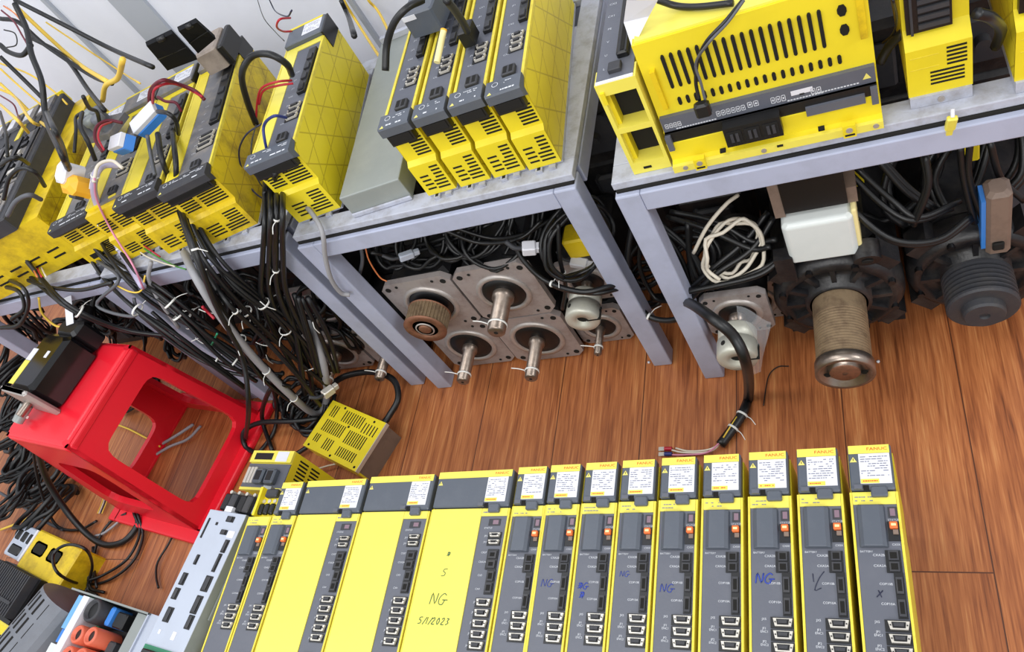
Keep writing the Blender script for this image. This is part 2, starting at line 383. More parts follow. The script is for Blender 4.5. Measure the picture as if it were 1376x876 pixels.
RZ = .31          # height of the front panels of the floor row
def row_body(t, w, L=.38):
    mb = MB(['yellow_edge', 'yellow', 'slot', 'chassis_side'])
    mb.box(.0012, w-.0012, -L, -.068, .09, RZ-.004, 0); mb.box(.004, w-.004, -L+.01, -.01, 0, .09, 3)
    mb.box(.002, w-.002, -.068, -.006, .09, RZ-.012, 1)
    for x in (.0012, w-.0042): mb.box(x, x+.003, -L, -.066, RZ-.004, RZ, 0)
    mb.build('body', t)
def row_cover(t, w, wide=False, seed=0):
    rn = random.Random(seed)
    mb = MB(['cover', 'yellow_bright', 'slot', 'panel'])
    mb.bbox(.0035, w-.0035, -.064, 0, RZ-.011, RZ+.004, .0018, 0)
    mb.box(.0045, w-.0055, -.0125, -.0005, RZ+.0042, RZ+.0047, 1)
    xl = (w-.047) if wide else w*.33
    mb.box(xl-.012, xl-.002, -.064, -.058, RZ+.004, RZ+.0075, 3)                       # snap tab
    mb.box(xl-.001, xl+.006, -.0655, -.058, RZ+.0035, RZ+.0046, 2)
    c = mb.build('terminal_cover', t)
    lb = MB(['white', 'print', 'yellow_bright', 'red_print', 'tri', 'slot'])
    x0, x1 = (w-.049, w-.011) if wide else (w*.27, w-.006)
    lb.box(x0, x1, -.056, -.013, RZ+.004, RZ+.0048, 0)
    dashes(lb, x0+.002, x1-.003, -.0465, -.016, RZ+.005, 9, 1, .62, .36, rn)
    lb.box(x0+.0005, x0+(x1-x0)*.6, -.0555, -.0495, RZ+.0048, RZ+.0051, 2)
    dashes(lb, x0+.003, x0+(x1-x0)*.55, -.0545, -.0505, RZ+.0053, 1, 3, .9, .4, rn)
    lb.text('FANUC', .0062, w*.5+(w*.16 if not wide else w*.34), -.0065, RZ+.0051, 3, sx=1.25)
    tx = w*.16 if not wide else .011
    lb.build('rating_label', c)
    lb = MB(['tri', 'slot']); triangle(lb, tx, -.021, .0045, RZ+.0044, 0, 1); lb.build('warning_sticker', c)
    lt = MB(['cover', 'dark'])
    xc = (w-.029) if wide else w*.62
    lt.bbox(xc-.010, xc+.010, -.074, -.060, RZ-.002, RZ+.0065, .0015, 0)
    lt.build('latch', t)
def narrow_unit(label, x, y, cover=True, seed=0, name='servo_amplifier', group='narrow drive units in the floor row'):
    w = .0605
    t = thing(name, label, 'drive unit', (x, y, 0), 0, group)
    row_body(t, w)
    if cover: row_cover(t, w, seed=seed)
    p = MB(['panel', 'yellow_bright', 'txt', 'print', 'dark', 'yellow_edge'])
    p.box(.0045, w-.0045, -.3150, -.083, RZ-.006, RZ-.0008, 0)
    p.box(.0045, w-.0045, -.083, -.066, RZ-.006, RZ+.0004, 1)
    dashes(p, .007, .03, -.0805, -.0705, RZ+.0007, 2, 3, .6, .28, random.Random(seed+50))
    z = RZ-.0004
    p.text('STATUS', .0038, w*.83, -.1045, z, 2); p.text('BATTERY', .0036, w*.25, -.1455, z, 2)
    p.text('CX5X', .0036, w*.83, -.1365, z, 2)
    for s, yy in (('CXA2B', -.150), ('CXA2A', -.1635)): p.text(s, .0044, w*.48, yy, z, 2)
    for s, yy in (('COP10B', -.186), ('COP10A', -.210)): p.text(s, .0042, w*.56, yy, z, 2)
    for s, yy in (('JX5', -.2315), ('JF1', -.243), ('ENC1', -.247), ('JF2', -.259), ('ENC2', -.263)): p.text(s, .004, w*.33, yy, z, 2)
    p.build('front_panel', t)
    b = MB('cover')   # rounded battery lid
    n = 7; xa, xb = w*.13, w*.69; prof = []
    for k in range(n+1):
        a = PI*k/n; prof.append(((xa+xb)/2-math.cos(a)*(xb-xa)/2, RZ-.001+.0085*min(1, math.sin(a)*1.35)))
    b.prism([(xa, RZ-.003)]+prof+[(xb, RZ-.003)], 'y', -.1405, -.0855)
    b.build('battery_cover', t, bevel=.0012)
    d = MB(['dark', 'pink']); d.box(w*.74, w*.92, -.101, -.087, RZ-.001, RZ+.0002, 0); d.box(w*.78, w*.88, -.099, -.089, RZ+.0002, RZ+.0006, 1); d.build('display', t)
    o = MB(['black', 'orange', 'brown', 'cream'])
    o.box(w*.70, w*.93, -.132, -.1065, RZ-.001, RZ+.0006, 0); o.bbox(w*.745, w*.90, -.117, -.108, RZ+.0006, RZ+.006, .001, 1); o.box(w*.8, w*.9, -.124, -.118, RZ+.0006, RZ+.003, 2)
    o.box(w*.78, w*.87, -.114, -.111, RZ+.006, RZ+.0064, 3)
    o.build('status_connector', t)
    k = MB(['black', 'slot', 'dark'])
    k.box(w*.60, w*.89, -.172, -.144, RZ-.001, RZ+.0009, 0)
    for yy in (-.157, -.171): k.box(w*.66, w*.85, yy, yy+.012, RZ+.0009, RZ+.0028, 2); k.box(w*.69, w*.82, yy+.002, yy+.010, RZ+.0028, RZ+.003, 1)
    k.box(w*.72, w*.90, -.227, -.172, RZ-.001, RZ+.0009, 0)
    for yy in (-.198, -.225): k.box(w*.745, w*.875, yy, yy+.02, RZ+.0009, RZ+.003, 2); k.box(w*.77, w*.85, yy+.003, yy+.017, RZ+.003, RZ+.0032, 1)
    k.build('connector_column', t)
    for i in range(3): dconn(w*.46, w*.93, -.2425-.0152*i, -.2285-.0152*i, RZ-.001, t)
    lc = MB(['cover', 'yellow_bright']); lc.bbox(.0035, w-.0035, -.38, -.3165, RZ-.012, RZ+.002, .002, 0); lc.build('lower_cover', t)
    return t
def wide_unit(label, x, y, w, seed):
    t = thing('power_supply_module', label, 'drive unit', (x, y, 0))
    row_body(t, w); row_cover(t, w, True, seed)
    g = w-.052
    p = MB(['panel', 'yellow_bright', 'txt', 'print', 'dark', 'yellow_edge'])
    p.box(g, w-.0045, -.3150, -.079, RZ-.006, RZ-.0008, 0)
    p.box(.0045, g-.0004, -.3150, -.066, RZ-.006, RZ+.0006, 1)
    p.box(g, w-.0045, -.079, -.066, RZ-.006, RZ+.0004, 1)
    dashes(p, g+.003, g+.028, -.0765, -.069, RZ+.0007, 1, 3, .6, .3, random.Random(seed))
    z = RZ-.0004
    for s, yy in (('STATUS', -.099), ('JX1A', -.112), ('JX1B', -.122), ('CX37', -.139), ('CXA2A', -.154), ('CX3', -.175), ('CX4', -.196), ('JF1', -.216), ('JF2', -.231), ('JF3', -.246), ('JF4', -.262), ('JX5', -.279)): p.text(s, .0042, g+.0165, yy, z, 2)
    p.build('front_panel', t)
    d = MB(['dark', 'pink']); d.box(g+.016, g+.037, -.095, -.084, RZ-.001, RZ+.0002, 0); d.box(g+.024, g+.034, -.093, -.086, RZ+.0002, RZ+.0006, 1); d.build('display', t)
    for i in range(2): dconn(g+.019, g+.043, -.1165-.0115*i, -.106-.0115*i, RZ-.001, t)
    k = MB(['black', 'slot', 'dark'])
    k.box(g+.024, g+.043, -.166, -.134, RZ-.001, RZ+.0012, 0); k.box(g+.029, g+.044, -.204, -.166, RZ-.001, RZ+.0009, 0)
    for yy in (-.149, -.164): k.box(g+.027, g+.041, yy, yy+.012, RZ+.0012, RZ+.003, 2); k.box(g+.03, g+.038, yy+.003, yy+.009, RZ+.003, RZ+.0032, 1)
    for yy in (-.184, -.202): k.box(g+.031, g+.042, yy, yy+.015, RZ+.0009, RZ+.003, 2); k.box(g+.033, g+.04, yy+.003, yy+.012, RZ+.003, RZ+.0032, 1)
    k.build('connector_column', t)
    for i in range(5): dconn(g+.017, g+.045, -.2235-.0155*i, -.2095-.0155*i, RZ-.001, t)
    lc = MB(['cover', 'dark']); lc.bbox(.0035, w-.0035, -.38, -.3165, RZ-.012, RZ+.002, .002, 0); lc.box(g+.014, g+.034, -.3165, -.306, RZ-.001, RZ+.006, 1); lc.build('lower_cover', t)
    return t
def rowy(x): return .5145+.0172*x
xs = [-.587, -.5285, -.4675, -.4070, -.3450, -.2815, -.2165, -.1510, -.0845]
nar = ['directly right of the wide yellow panels', 'second right of the wide panels, faint blue pen', 'third right of the wide panels, two blue scribbles',
       'fourth right of the wide panels, faint scribble', 'fifth right of the wide panels, blue NG', 'unmarked clean grey face, fourth from the right end',
       'bold blue NG scrawl, third from the right end', 'curved dark tick mark, second from the right end', 'small blue cross, at the right end of the row']
nu = []
for i, (x, s) in enumerate(zip(xs, nar)):
    u = narrow_unit('narrow drive in floor row, '+s, x, rowy(x), seed=i); nu.append(u)
zt = RZ-.0003
hand('NG', .011, .012, -.193, zt, nu[1], r=.0004); hand('*G', .009, .010, -.196, zt, nu[2], r=.0006); hand('*', .009, .014, -.209, zt, nu[2], r=.0007)
hand('NG', .008, .012, -.178, zt, nu[3], r=.00035); hand('NG', .011, .010, -.199, zt, nu[4], r=.0005)
hand('NG', .013, .010, -.186, zt, nu[6], r=.0009); hand('r', .015, .014, -.187, zt, nu[7], m='cable_navy', r=.0005); hand('x', .009, .022, -.202, zt, nu[8], m='cable_navy', r=.0006)
wx = [(-1.034, .1465), (-.8865, .1455), (-.7400, .1520)]
wl = ['wide yellow panelled drive in floor row, leftmost of three', 'wide yellow panelled drive in floor row, middle of three', 'wide yellow panelled drive in the floor row with handwritten S, NG and a date']
wu = [wide_unit(l, x, rowy(x), w, 70+i) for i, ((x, w), l) in enumerate(zip(wx, wl))]
zy = RZ+.0009
hand('*', .007, .050, -.146, zy, wu[2], m='pen_dark', r=.0006); hand('S', .013, .047, -.178, zy, wu[2], m='pen_dark', r=.0006)
hand('NG', .017, .036, -.222, zy, wu[2], m='pen_dark', r=.0007); hand('5/1/2023', .0100, .022, -.252, zy, wu[2], m='pen_dark', r=.0007, gap=.85)
narrow_unit('narrow drive in floor row, directly left of the wide panels, white label on cover', -1.0965, rowy(-1.09), seed=31)
n1 = narrow_unit('narrow drive in the floor row with its top cover missing, next to the grey chassis', -1.1575, rowy(-1.15), cover=False, seed=33)
ex = MB(['yellow', 'black', 'metalc', 'chassis_side', 'dark'])
ex.box(.004, .056, -.064, -.002, RZ-.03, RZ-.018, 3)
for i in range(3): ex.bbox(.010+.014*i, .021+.014*i, -.058, -.036, RZ-.018, RZ-.006, .002, 1); ex.cyl((.0155+.014*i, -.03, RZ-.018), (.0155+.014*i, -.03, RZ-.01), .004, seg=10, m=2)
ex.box(.006, .012, -.062, -.004, RZ-.018, RZ, 0); ex.bbox(.02, .05, -.024, -.008, RZ-.018, RZ-.002, .002, 4)
ex.build('terminal_block', n1)

# ------------------------------------------------------------------ drives lying on the tables
def louvers(mb, x0, x1, z0, z1, y, n, m, stag=None):
    for i in range(n):
        z = z0+(z1-z0)*i/(n-1 if n > 1 else 1); a, b = x0, x1
        if stag and i >= n//2: a = x0+(x1-x0)*stag
        mb.box(a, b, y-.0006, y+.0012, z-.0017, z+.0017, m)
def table_amp(label, x, y, w, L=.40, d=.155, tone='', rz=0.0, cap=True, plate=0.0, rear=True, seed=0, plugs=True, group=None, z=TH+.0005, cover_w=None, name='servo_amplifier'):
    rn = random.Random(seed)
    t = thing(name, label, 'drive unit', (x, y, z), rz, group)
    yb = 'yellow' if not tone else 'yellow_dirty'; hb = 'hatch'+tone; pn = 'panel' if not tone else 'panel_dirty'
    s = MB([yb, hb, 'slot', 'steel_dusty', 'dark', 'yellow_edge'])
    hl = d*.47
    pr = [(.0, .006), (.0, hl), (.010, hl+.006), (.010, d-.006), (L, d-.006), (L-.01, .006)]
    s.prism(pr, 'x', .001, w-.0012, 0)
    s.mi[-6+0] = 0
    # lattice on both flat sides
    for xx, sgn in ((w-.0012, 1), (.001, -1)):
        P = [(xx+sgn*.0005, p[0]+(.001 if i < 2 else 0), p[1]) for i, p in enumerate(pr)]
        s.quad(P if sgn > 0 else P[::-1], 1)
    s.box(.0, w, .004, L-.004, 0, .006, 3)                                     # mounting flange
    for xx in (w*.3, w*.7): s.box(xx-.006, xx+.006, -.008, .004, 0, .005, 3)
    for xx in (w*.3,): s.box(xx-.003, xx+.003, -.006, .002, .005, .0054, 2)
    louvers(s, w*.46, w*.92, hl+.014, hl+.048, .010, 6, 2)
    if w > .07: louvers(s, w*.08, w*.38, hl+.018, hl+.044, .010, 5, 2)
    louvers(s, w*.16, w*.44, .020, hl-.026, 0.0, 4, 2); louvers(s, w*.5, w*.9, .018, hl-.010, 0.0, 7, 2, 0.3)
    # flange strips standing up beside the grey face
    s.box(.0005, .0055, .03, L, d-.006, d+.0005, 5); s.box(w-.0055, w-.0005, .03, L, d-.006, d+.0005, 5)
    s.build('body', t)
    g0 = .006+plate
    p = MB([pn, 'yellow_bright' if not tone else 'yellow', 'txt', 'black', 'print'])
    p.box(g0, w-.006, .028, L-.085, d-.008, d-.001, 0)
    if plate: p.box(.006, g0, .028, L-.085, d-.008, d+.0002, 1)
    p.box(.006, w-.006, L-.085, L-.067, d-.008, d+.0004, 1)
    for i in range(7): p.text(['CX3', 'JX1', 'JS1', 'CX2', 'JV1', 'JF1', 'CX1'][i], .0055, g0+(w-g0)*.3, .10+.027*i, d-.0006, 2)
    p.build('front_panel', t)
    gw = w-.006-g0
    k = MB(['black', 'dark', 'slot'])
    k.bbox(g0+gw*.66, g0+gw*.97, .175, L-.11, d-.002, d+.006, .001, 0)
    for i in range(4):
        yy = .182+i*(L-.30)/4*1.0
        k.box(g0+gw*.72, g0+gw*.92, yy, yy+.017, d+.006, d+.0085, 1)
    k.build('connector_column', t)
    if plugs:
        for i in range(3): dconn(g0+gw*.40, g0+gw*.95, .100+.0165*i, .1145+.0165*i, d-.001, t)
    lt = MB(['dark', 'slot', 'yellow_edge']); cx = g0+gw*.55
    lt.bbox(cx-.010, cx+.012, .040, .062, d-.001, d+.006, .0015, 0); lt.box(cx-.007, cx-.001, .043, .059, d+.006, d+.0063, 1); lt.box(cx+.003, cx+.009, .043, .059, d+.006, d+.0063, 1)
    lt.box(cx-.008, cx+.012, .032, .037, d-.001, d+.001, 2); lt.build('latch', t)
    if cap:
        c = MB(['cover' if not tone else 'dark', 'txt', 'tri', 'slot'])
        cw = cover_w or w
        c.prism([(-.002, d-.013), (-.006, d-.010), (-.006, d+.005), (-.004, d+.008), (.028, d+.008), (.030, d+.004), (.030, d-.002), (.011, d-.006), (.011, d-.022)], 'x', .0005, cw-.0005, 0)
        triangle(c, .009, -.002, .004, d+.0084, 2); dashes(c, .016, cw-.008, -.003, .004, d+.0084, 1, 1, .5, .5, rn)
        # outlined pictogram
        c.lathe([(.0055, 0), (.0045, .0001)], Matrix.Translation((.016, .017, d+.0083)), 14, 1, cap=False)
        dashes(c, .026, cw-.008, .013, .022, d+.0084, 2, 1, .6, .4, rn)
        c.build('terminal_cover', t)
        tb = MB(['black', 'slot']); tb.box(.006, w-.006, -.004, .0105, hl+.052, d-.007, 0)
        for i in range(4):
            zz = hl+.057+i*(d-.015-hl-.054)/4; tb.box(.010, w-.010, -.0055, -.004, zz, zz+.004, 1)
        tb.build('terminal_block', t)
    if rear:
        r = MB(['cover' if not tone else 'panel_dirty', 'white', 'black', 'yellow', 'print'])
        r.bbox(.003, w-.003, L-.066, L, d-.012, d+.010, .002, 0); r.box(.004, w-.01, L-.008, L-.001, d+.010, d+.0106, 3)
        r.box(w*.45, w-.010, L-.05, L-.010, d+.010, d+.0106, 1); dashes(r, w*.48, w-.012, L-.046, L-.014, d+.0108, 6, 4, .6, .3, rn)
        r.box(w-.0030, w+.001, L-.070, L-.002, d-.03, d+.009, 2)
        r.build('rear_cover', t)
    return t
# middle table: single drive, then the group of four
table_amp('single yellow drive with lattice side at left of the middle table, red wires', -1.008, .918, .100, L=.43, d=.155, rz=R(9), seed=4, plate=.03)
gl = ['leftmost of four side by side yellow drives on the middle table', 'second of four side by side yellow drives on the middle table, under the yellow rod', 'third of four side by side yellow drives on the middle table, dustiest cover', 'rightmost of four side by side yellow drives on the middle table, lattice side visible']
for i in range(4):
    table_amp(gl[i], -.706+.0655*i, .908+.003*i-(.004 if i == 3 else 0), .0595 if i else .058, L=.45, d=.16, rz=R(4), seed=10+i, group='four drives side by side on the middle table', cap=True)
# left of middle table: dirty pair plus neighbours
table_amp('oil stained yellow drive with lattice side, cables hanging from its cover, left table', -1.240, .915, .118, L=.49, d=.15, tone='_dirty', rz=R(15), seed=20, plate=.028)
table_amp('yellow drive directly left of the oil stained lattice sided one', -1.372, .917, .112, L=.44, d=.15, tone='_worn', rz=R(14), seed=21, plate=.04)
table_amp('yellow drive on the left table with pale wire looms looping over its top', -1.502, .93, .110, L=.43, d=.14, tone='_worn', rz=R(15), seed=22, plate=.03, cap=False)
table_amp('oily yellow drive on the left table behind the yellow and white plug', -1.640, .94, .115, L=.42, d=.12, tone='_dirty', rz=R(16), seed=23, plate=.02)

# far left drive with open circuit cards
t = thing('controller_rack', 'large dusty grey controller rack full of sockets, on the far left table', 'drive unit', (-2.10, .865, TH+.0005), R(17))
mb = MB(['yellow_dirty', 'slot', 'hatch_dirty', 'steel_dusty']); D = .15
mb.box(0, .42, .0, .50, 0, D-.01, 0); mb.box(.4201, .4206, .002, .498, .01, D-.012, 2)
for i in range(6): mb.box(.05+.06*i, .085+.06*i, -.001, .001, .03, .035, 1); mb.box(.05+.06*i, .085+.06*i, -.001, .001, .05, .055, 1)
mb.build('body', t)
mb = MB(['dark', 'panel_dirty', 'black', 'white', 'yellow', 'print', 'metalc'])
mb.bbox(0, .365, -.012, .50, D-.01, D+.028, .003, 0)
for i in range(6):
    x = .014+.057*i
    mb.box(x, x+.046, -.004, .13, D+.028, D+.031, 1); mb.box(x, x+.046, .14, .36, D+.028, D+.030, 1 if i % 2 else 0)
    mb.box(x+.030, x+.044, .15, .35, D+.030, D+.034, 2)
    mb.box(x, x+.046, .43, .495, D+.028, D+.034, 1); mb.box(x+.004, x+.026, .44, .49, D+.034, D+.0346, 3)
    mb.box(x+.004, x+.020, .36, .425, D+.028, D+.031, 4 if i % 2 == 0 else 0)
    for k in range(7): mb.box(x+.004, x+.012+.014*(k % 2), .15+.028*k, .164+.028*k, D+.030, D+.036, 6 if (k+i) % 3 == 0 else 2)
mb.box(.0, .365, .496, .502, D+.0, D+.034, 4)
mb.build('card_front', t)
for i in range(6):
    for k in range(3): dconn(.02+.057*i, .048+.057*i, .05+.022*k, .067+.022*k, D+.030, t)

# wide yellow drive on the right table
t = thing('spindle_amplifier', 'very wide yellow drive with long dark ventilation slots, on the right table', 'drive unit', (-.262, .845, TH+.0005), R(.3))
W, D = .279, .205
mb = MB(['yellow', 'slot', 'panel', 'black', 'yellow_edge', 'yellow_bright'])
mb.prism([(.0, 0), (.0, .012), (.008, .014), (.008, .044), (.016, .046), (.016, .060), (.020, .062), (.026, D), (.42, D), (.42, 0)], 'x', 0, W, 0)
mb.build('body', t)
fp = MB(['slot', 'yellow_edge', 'dark'])
def onface(z): return .020+(z-.062)*(.006/(D-.062))
def vslot(x, z0, z1, w):
    fp.prism([(x-w/2, z0+w/2), (x-w/4, z0), (x+w/4, z0), (x+w/2, z0+w/2), (x+w/2, z1-w/2), (x+w/4, z1), (x-w/4, z1), (x-w/2, z1-w/2)], 'y', onface(z0)-.0012, onface(z1)+.001, 0)
for i in range(18): vslot(.033+i*.0113, .127, .181, .0046)
for i in range(19): vslot(.036+i*.0113, .098, .111, .0048)
vslot(.250, .164, .179, .0105); vslot(.250, .137, .152, .0105)
fp.build('ventilation_slots', t)
st = MB(['panel', 'txt', 'tri', 'white', 'slot', 'black'])
Tf = Matrix.Translation((0, .0135, 0)) @ Matrix.Rotation(R(90), 4, 'X')
st.box(.002, W-.002, .0145, .021, .062, .087, 0); st.box(.002, W-.002, .010, .0155, .0445, .062, 5)
st.box(.002, W-.002, .0105, .016, .055, .062, 0)
st.box(.002, .010, .004, .0145, .034, .060, 0); st.box(W-.010, W-.002, .004, .0145, .034, .060, 0)
st.box(.190, .262, .006, .0145, .038, .052, 0)
def frect(x0, x1, z0, z1, m, y=.0143): st.box(x0, x1, y-.0003, y, z0, z1, m)
for (a, b, zz, hh) in ((.006, .030, .068, .008), (.078, .118, .068, .009), (.120, .136, .070, .009), (.150, .170, .067, .010), (.200, .214, .067, .009)):
    n = max(2, int((b-a)/.006))
    for i in range(n):
        xx = a+(b-a)*i/n; xe = xx+(b-a)/n*.8
        frect(xx, xe, zz, zz+.0008, 1); frect(xx, xe, zz+hh-.0008, zz+hh, 1); frect(xx, xx+.0008, zz, zz+hh, 1); frect(xe-.0008, xe, zz, zz+hh, 1); frect(xx+.0018, xe-.0018, zz+hh*.35, zz+hh*.65, 1)
frect(.176, .203, .072, .0795, 3); frect(.186, .192, .070, .073, 4)
for zz, a, b in ((.0635, .02, .075), (.0645, .170, .215), (.0655, .205, .255)):
    x = a
    while x < b: frect(x, x+.0028, zz, zz+.0018, 1); x += .0038
st.quad([(.262, .0141, .070), (.272, .0141, .070), (.267, .0141, .079)], 2)
st.build('connector_strip', t)
tb = MB(['black', 'slot', 'dark']); tb.box(.083, .158, -.006, .014, .026, .060, 0)
for i in range(3): tb.box(.086+.024*i, .106+.024*i, -.0075, -.006, .033, .053, 1); tb.box(.091+.024*i, .095+.024*i, -.0095, -.0072, .036, .050, 2); tb.box(.098+.024*i, .102+.024*i, -.0095, -.0072, .036, .050, 2)
tb.build('terminal_block', t)
bf = MB(['yellow_bright', 'slot', 'alu_b', 'yellow'])
bf.box(0, W, -.006, .0, 0, .012, 0)
for x in (.040, .238): bf.box(x-.008, x+.008, -.010, -.001, 0, .020, 3); bf.cyl((x, -.010, .013), (x, -.0115, .013), .0042, seg=12, m=2); bf.box(x-.006, x+.006, -.0105, -.0098, .003, .006, 1)
for x in (.018, .128, .270): bf.cyl((x, -.006, .007), (x, -.0075, .007), .0036, seg=12, m=2)
for x in (.150, .075, .205): bf.box(x-.004, x+.004, -.0075, -.0005, .008 if x == .15 else .020, .011 if x == .15 else .023, 1)
bf.build('base_flange', t)
pc = MB(['yellow_edge', 'yellow_dirty']); pc.box(.012, .019, .015, .0245, .100, .165, 1); pc.build('side_recess', t); pc = MB('yellow_dirty'); pc.box(.266, .274, .015, .026, .130, .200); pc.build('side_recess', t)
tp = MB(['yellow_bright', 'yellow', 'slot']); tp.box(.004, W-.004, .03, .41, D, D+.003, 0); tp.box(.10, .14, .12, .13, D+.003, D+.0036, 2); tp.build('top_panel', t)

# unit with two empty fan openings
t = thing('fan_housing_drive', 'narrow drive with two empty fan openings in its yellow end, on the right table', 'drive unit', (-.325, .855, TH+.0005), R(0))
W, D = .058, .172
mb = MB(['yellow', 'slot', 'yellow_bright', 'panel', 'txt', 'black', 'white', 'dark', 'yellow_edge'])
mb.box(.002, W-.002, .03, .42, 0, D-.004, 0)
fr = []
mb.box(0, .006, 0, .03, 0, D, 2); mb.box(W-.005, W, 0, .03, 0, D, 2)
for z0, z1 in ((0, .022), (.082, .092), (.152, D)): mb.box(.006, W-.005, 0, .03, z0, z1, 2)
mb.box(.006, .012, .010, .03, .022, .152, 0)
mb.box(.012, W-.005, .027, .0301, .022, .152, 1)
mb.box(.004, .010, -.004, .0, .14, .160, 0); mb.box(.018, .030, -.001, .0, .008, .012, 1)
mb.build('body', t)
mb = MB(['panel', 'white', 'black', 'txt', 'dark', 'slot'])
mb.box(.002, W-.003, .006, .36, D-.002, D+.001, 0); mb.box(.002, W-.003, .0005, .006, D, D+.0016, 1)
mb.bbox(.030, .047, .045, .20, D+.001, D+.010, .002, 2); mb.box(.036, .042, .05, .195, D+.010, D+.0105, 5); mb.bbox(.020, .038, .016, .034, D+.001, D+.008, .001, 4)
for i in range(9): mb.text(['L', 'U', 'V', 'PE', 'CX1', 'CX2', 'JX', 'JS', 'JA'][i], .006, .012, .03+.03*i, D+.0014, 3)
mb.build('front_panel', t)

# narrow vented drive right of the wide one
def vent_unit(label, x, y, W, seed):
    t = thing('vented_drive', label, 'drive unit', (x, y, TH+.0005), 0)
    mb = MB(['yellow', 'slot', 'yellow_bright', 'hatch', 'yellow_edge'])
    D = .26
    mb.prism([(.0, .016), (.0, .088), (.022, .104), (.030, D), (.40, D), (.40, .016)], 'x', 0, W, 0)
    for xx in (-.0004,): mb.quad([(xx, .002, .018), (xx, .002, .088), (xx, .024, .104), (xx, .032, D-.002), (xx, .398, D-.002), (xx, .398, .018)][::-1], 3)
    for i in range(5): mb.box(W*.62, W*.92, -.0006, .001, .056+.006*i, .0588+.006*i, 1)
    for i in range(4): mb.box(W*.36, W*.88, -.0006, .001, .030+.006*i, .0328+.006*i, 1)
    mb.box(W*.06, W*.5, -.0004, .001, .076, .0768, 4); mb.box(W*.06, W*.5, -.0004, .001, .058, .0588, 4)
    for i in range(12): mb.box(W*.80, W*.94, .024+.008*(i*.0115/.15), .0262+.008*(i*.0115/.15), .112+.0115*i, .116+.0115*i, 1)
    mb.build('body', t)
    g = MB(['black', 'slot', 'dark']); g.box(.004, W*.74, .012, .034, .104, D-.004, 0)
    for i in range(12): g.box(W*.24, W*.70, .009, .0125, .110+.0115*i, .116+.0115*i, 2)
    g.box(W*.12, W*.16, .008, .013, .104, D-.01, 2)
    g.build('terminal_grille', t)
    f = MB(['steel_dusty', 'slot', 'alu_b']); f.box(.001, W-.001, -.004, .39, 0, .016, 0); f.cyl((W*.5, -.004, .008), (W*.5, -.007, .008), .004, seg=10, m=2); f.build('mounting_flange', t)
    return t
vent_unit('narrow yellow drive with black terminal grille, right of the wide slotted drive', .050, .868, .072, 1)
vent_unit('yellow drive cut off by the right edge of the frame, on the right table', .164, .855, .085, 2)
t = MB(['yellow_bright', 'white']); t.bbox(-.006, .006, -.004, .004, -.022, .0, .0015, 0); t.box(-.003, .004, -.003, .003, -.034, -.022, 0); t.cyl((0, 0, 0), (0, .008, .006), .0025, seg=8, m=1)
o = t.build('plastic_plug', loc=(.093, .818, .585)); o.rotation_euler = (R(12), R(8), 0); tag(o, 'small yellow plastic plug hanging at the front rail of the right table', 'plug')
# grey plate between single drive and the group
t = thing('heat_sink_chassis', 'bare grey steel chassis between the single drive and the group of four', 'chassis', (-.872, .905, TH+.0005), R(6))
mb = MB(['chassis_side', 'slot', 'steel_dusty']); mb.box(0, .128, .0, .48, 0, .050, 0); mb.box(.0, .128, -.004, .0, 0, .01, 2); mb.build('body', t, bevel=.002)
MB('steel_dusty').box(.004, .124, .470, .482, .0505, .062).build('rear_flange', t)

# ------------------------------------------------------------------ grey chassis at the left end of the floor row
t = thing('open_chassis_drive', 'light grey metal drive chassis with black socket cut-outs, leftmost in the floor row', 'drive unit', (-1.300, .458, 0), R(-7.5))
W, L, D = .108, .39, .285
mb = MB(['chassis', 'chassis_side', 'slot'])
mb.box(0, W, -L, 0, 0, D, 0); mb.quad([(W+.0004, -L, 0), (W+.0004, 0, 0), (W+.0004, 0, D-.001), (W+.0004, -L, D-.001)], 1)
mb.build('body', t, bevel=.0015)
fp = MB(['black', 'slot', 'chassis', 'white', 'dark'])
def cut(u, v, du, dv, raised=True):   # u from left, v down from the back edge
    fp.bbox(u, u+du, -v-dv, -v, D, D+.0015, .0007, 0)
    if raised: fp.box(u+du*.25, u+du*.75, -v-dv*.9, -v-dv*.1, D+.0015, D+.003, 4)
cut(.010, .018, .005, .042, False); cut(.060, .008, .022, .012); cut(.060, .036, .019, .010); cut(.084, .054, .013, .026)
cut(.084, .082, .010, .036); cut(.026, .092, .009, .020); cut(.012, .130, .015, .024); cut(.078, .126, .020, .030); cut(.010, .160, .016, .022)
cut(.078, .164, .018, .034); cut(.081, .200, .016, .026); cut(.016, .196, .018, .028)
fp.box(.036, .042, -.030, -.024, D, D+.001, 0); fp.box(.082, .10, -.05, -.036, D, D+.0008, 3); fp.box(.060, .070, -.250, -.235, D, D+.0008, 3); fp.box(.02, .026, -.246, -.238, D, D+.0008, 3)
fp.build('socket_panel', t)
gb = MB(['pcb', 'black', 'white']); gb.box(.004, W-.01, -.33, -.268, D, D+.003, 0); gb.bbox(.012, .085, -.32, -.276, D+.003, D+.012, .002, 1); gb.box(.088, .098, -.315, -.285, D+.003, D+.006, 2); gb.build('circuit_board', t)
rb = MB(['black', 'metalc', 'dark', 'white']); rb.box(.010, W-.005, 0, .05, .10, D-.03, 0)
for i in range(4): rb.bbox(.014+.023*i, .032+.023*i, .005, .04, D-.03, D-.008+.004*(i % 2), .002, 2 if i % 2 else 0); rb.cyl((.023+.023*i, .045, D-.03), (.023+.023*i, .045, D-.012), .004, seg=10, m=1)
rb.box(.04, .06, .0, .012, D-.02, D-.002, 3); rb.build('terminal_block', t)
sp = MB(['chassis_side', 'black']); sp.box(W+.001, W+.005, -.20, .065, .0, D-.02, 0); sp.box(W+.005, W+.028, .005, .065, .0, D-.005, 0); sp.cyl((W+.017, .03, D-.005), (W+.017, .03, D-.003), .008, seg=14, m=1); sp.build('side_bracket', t)
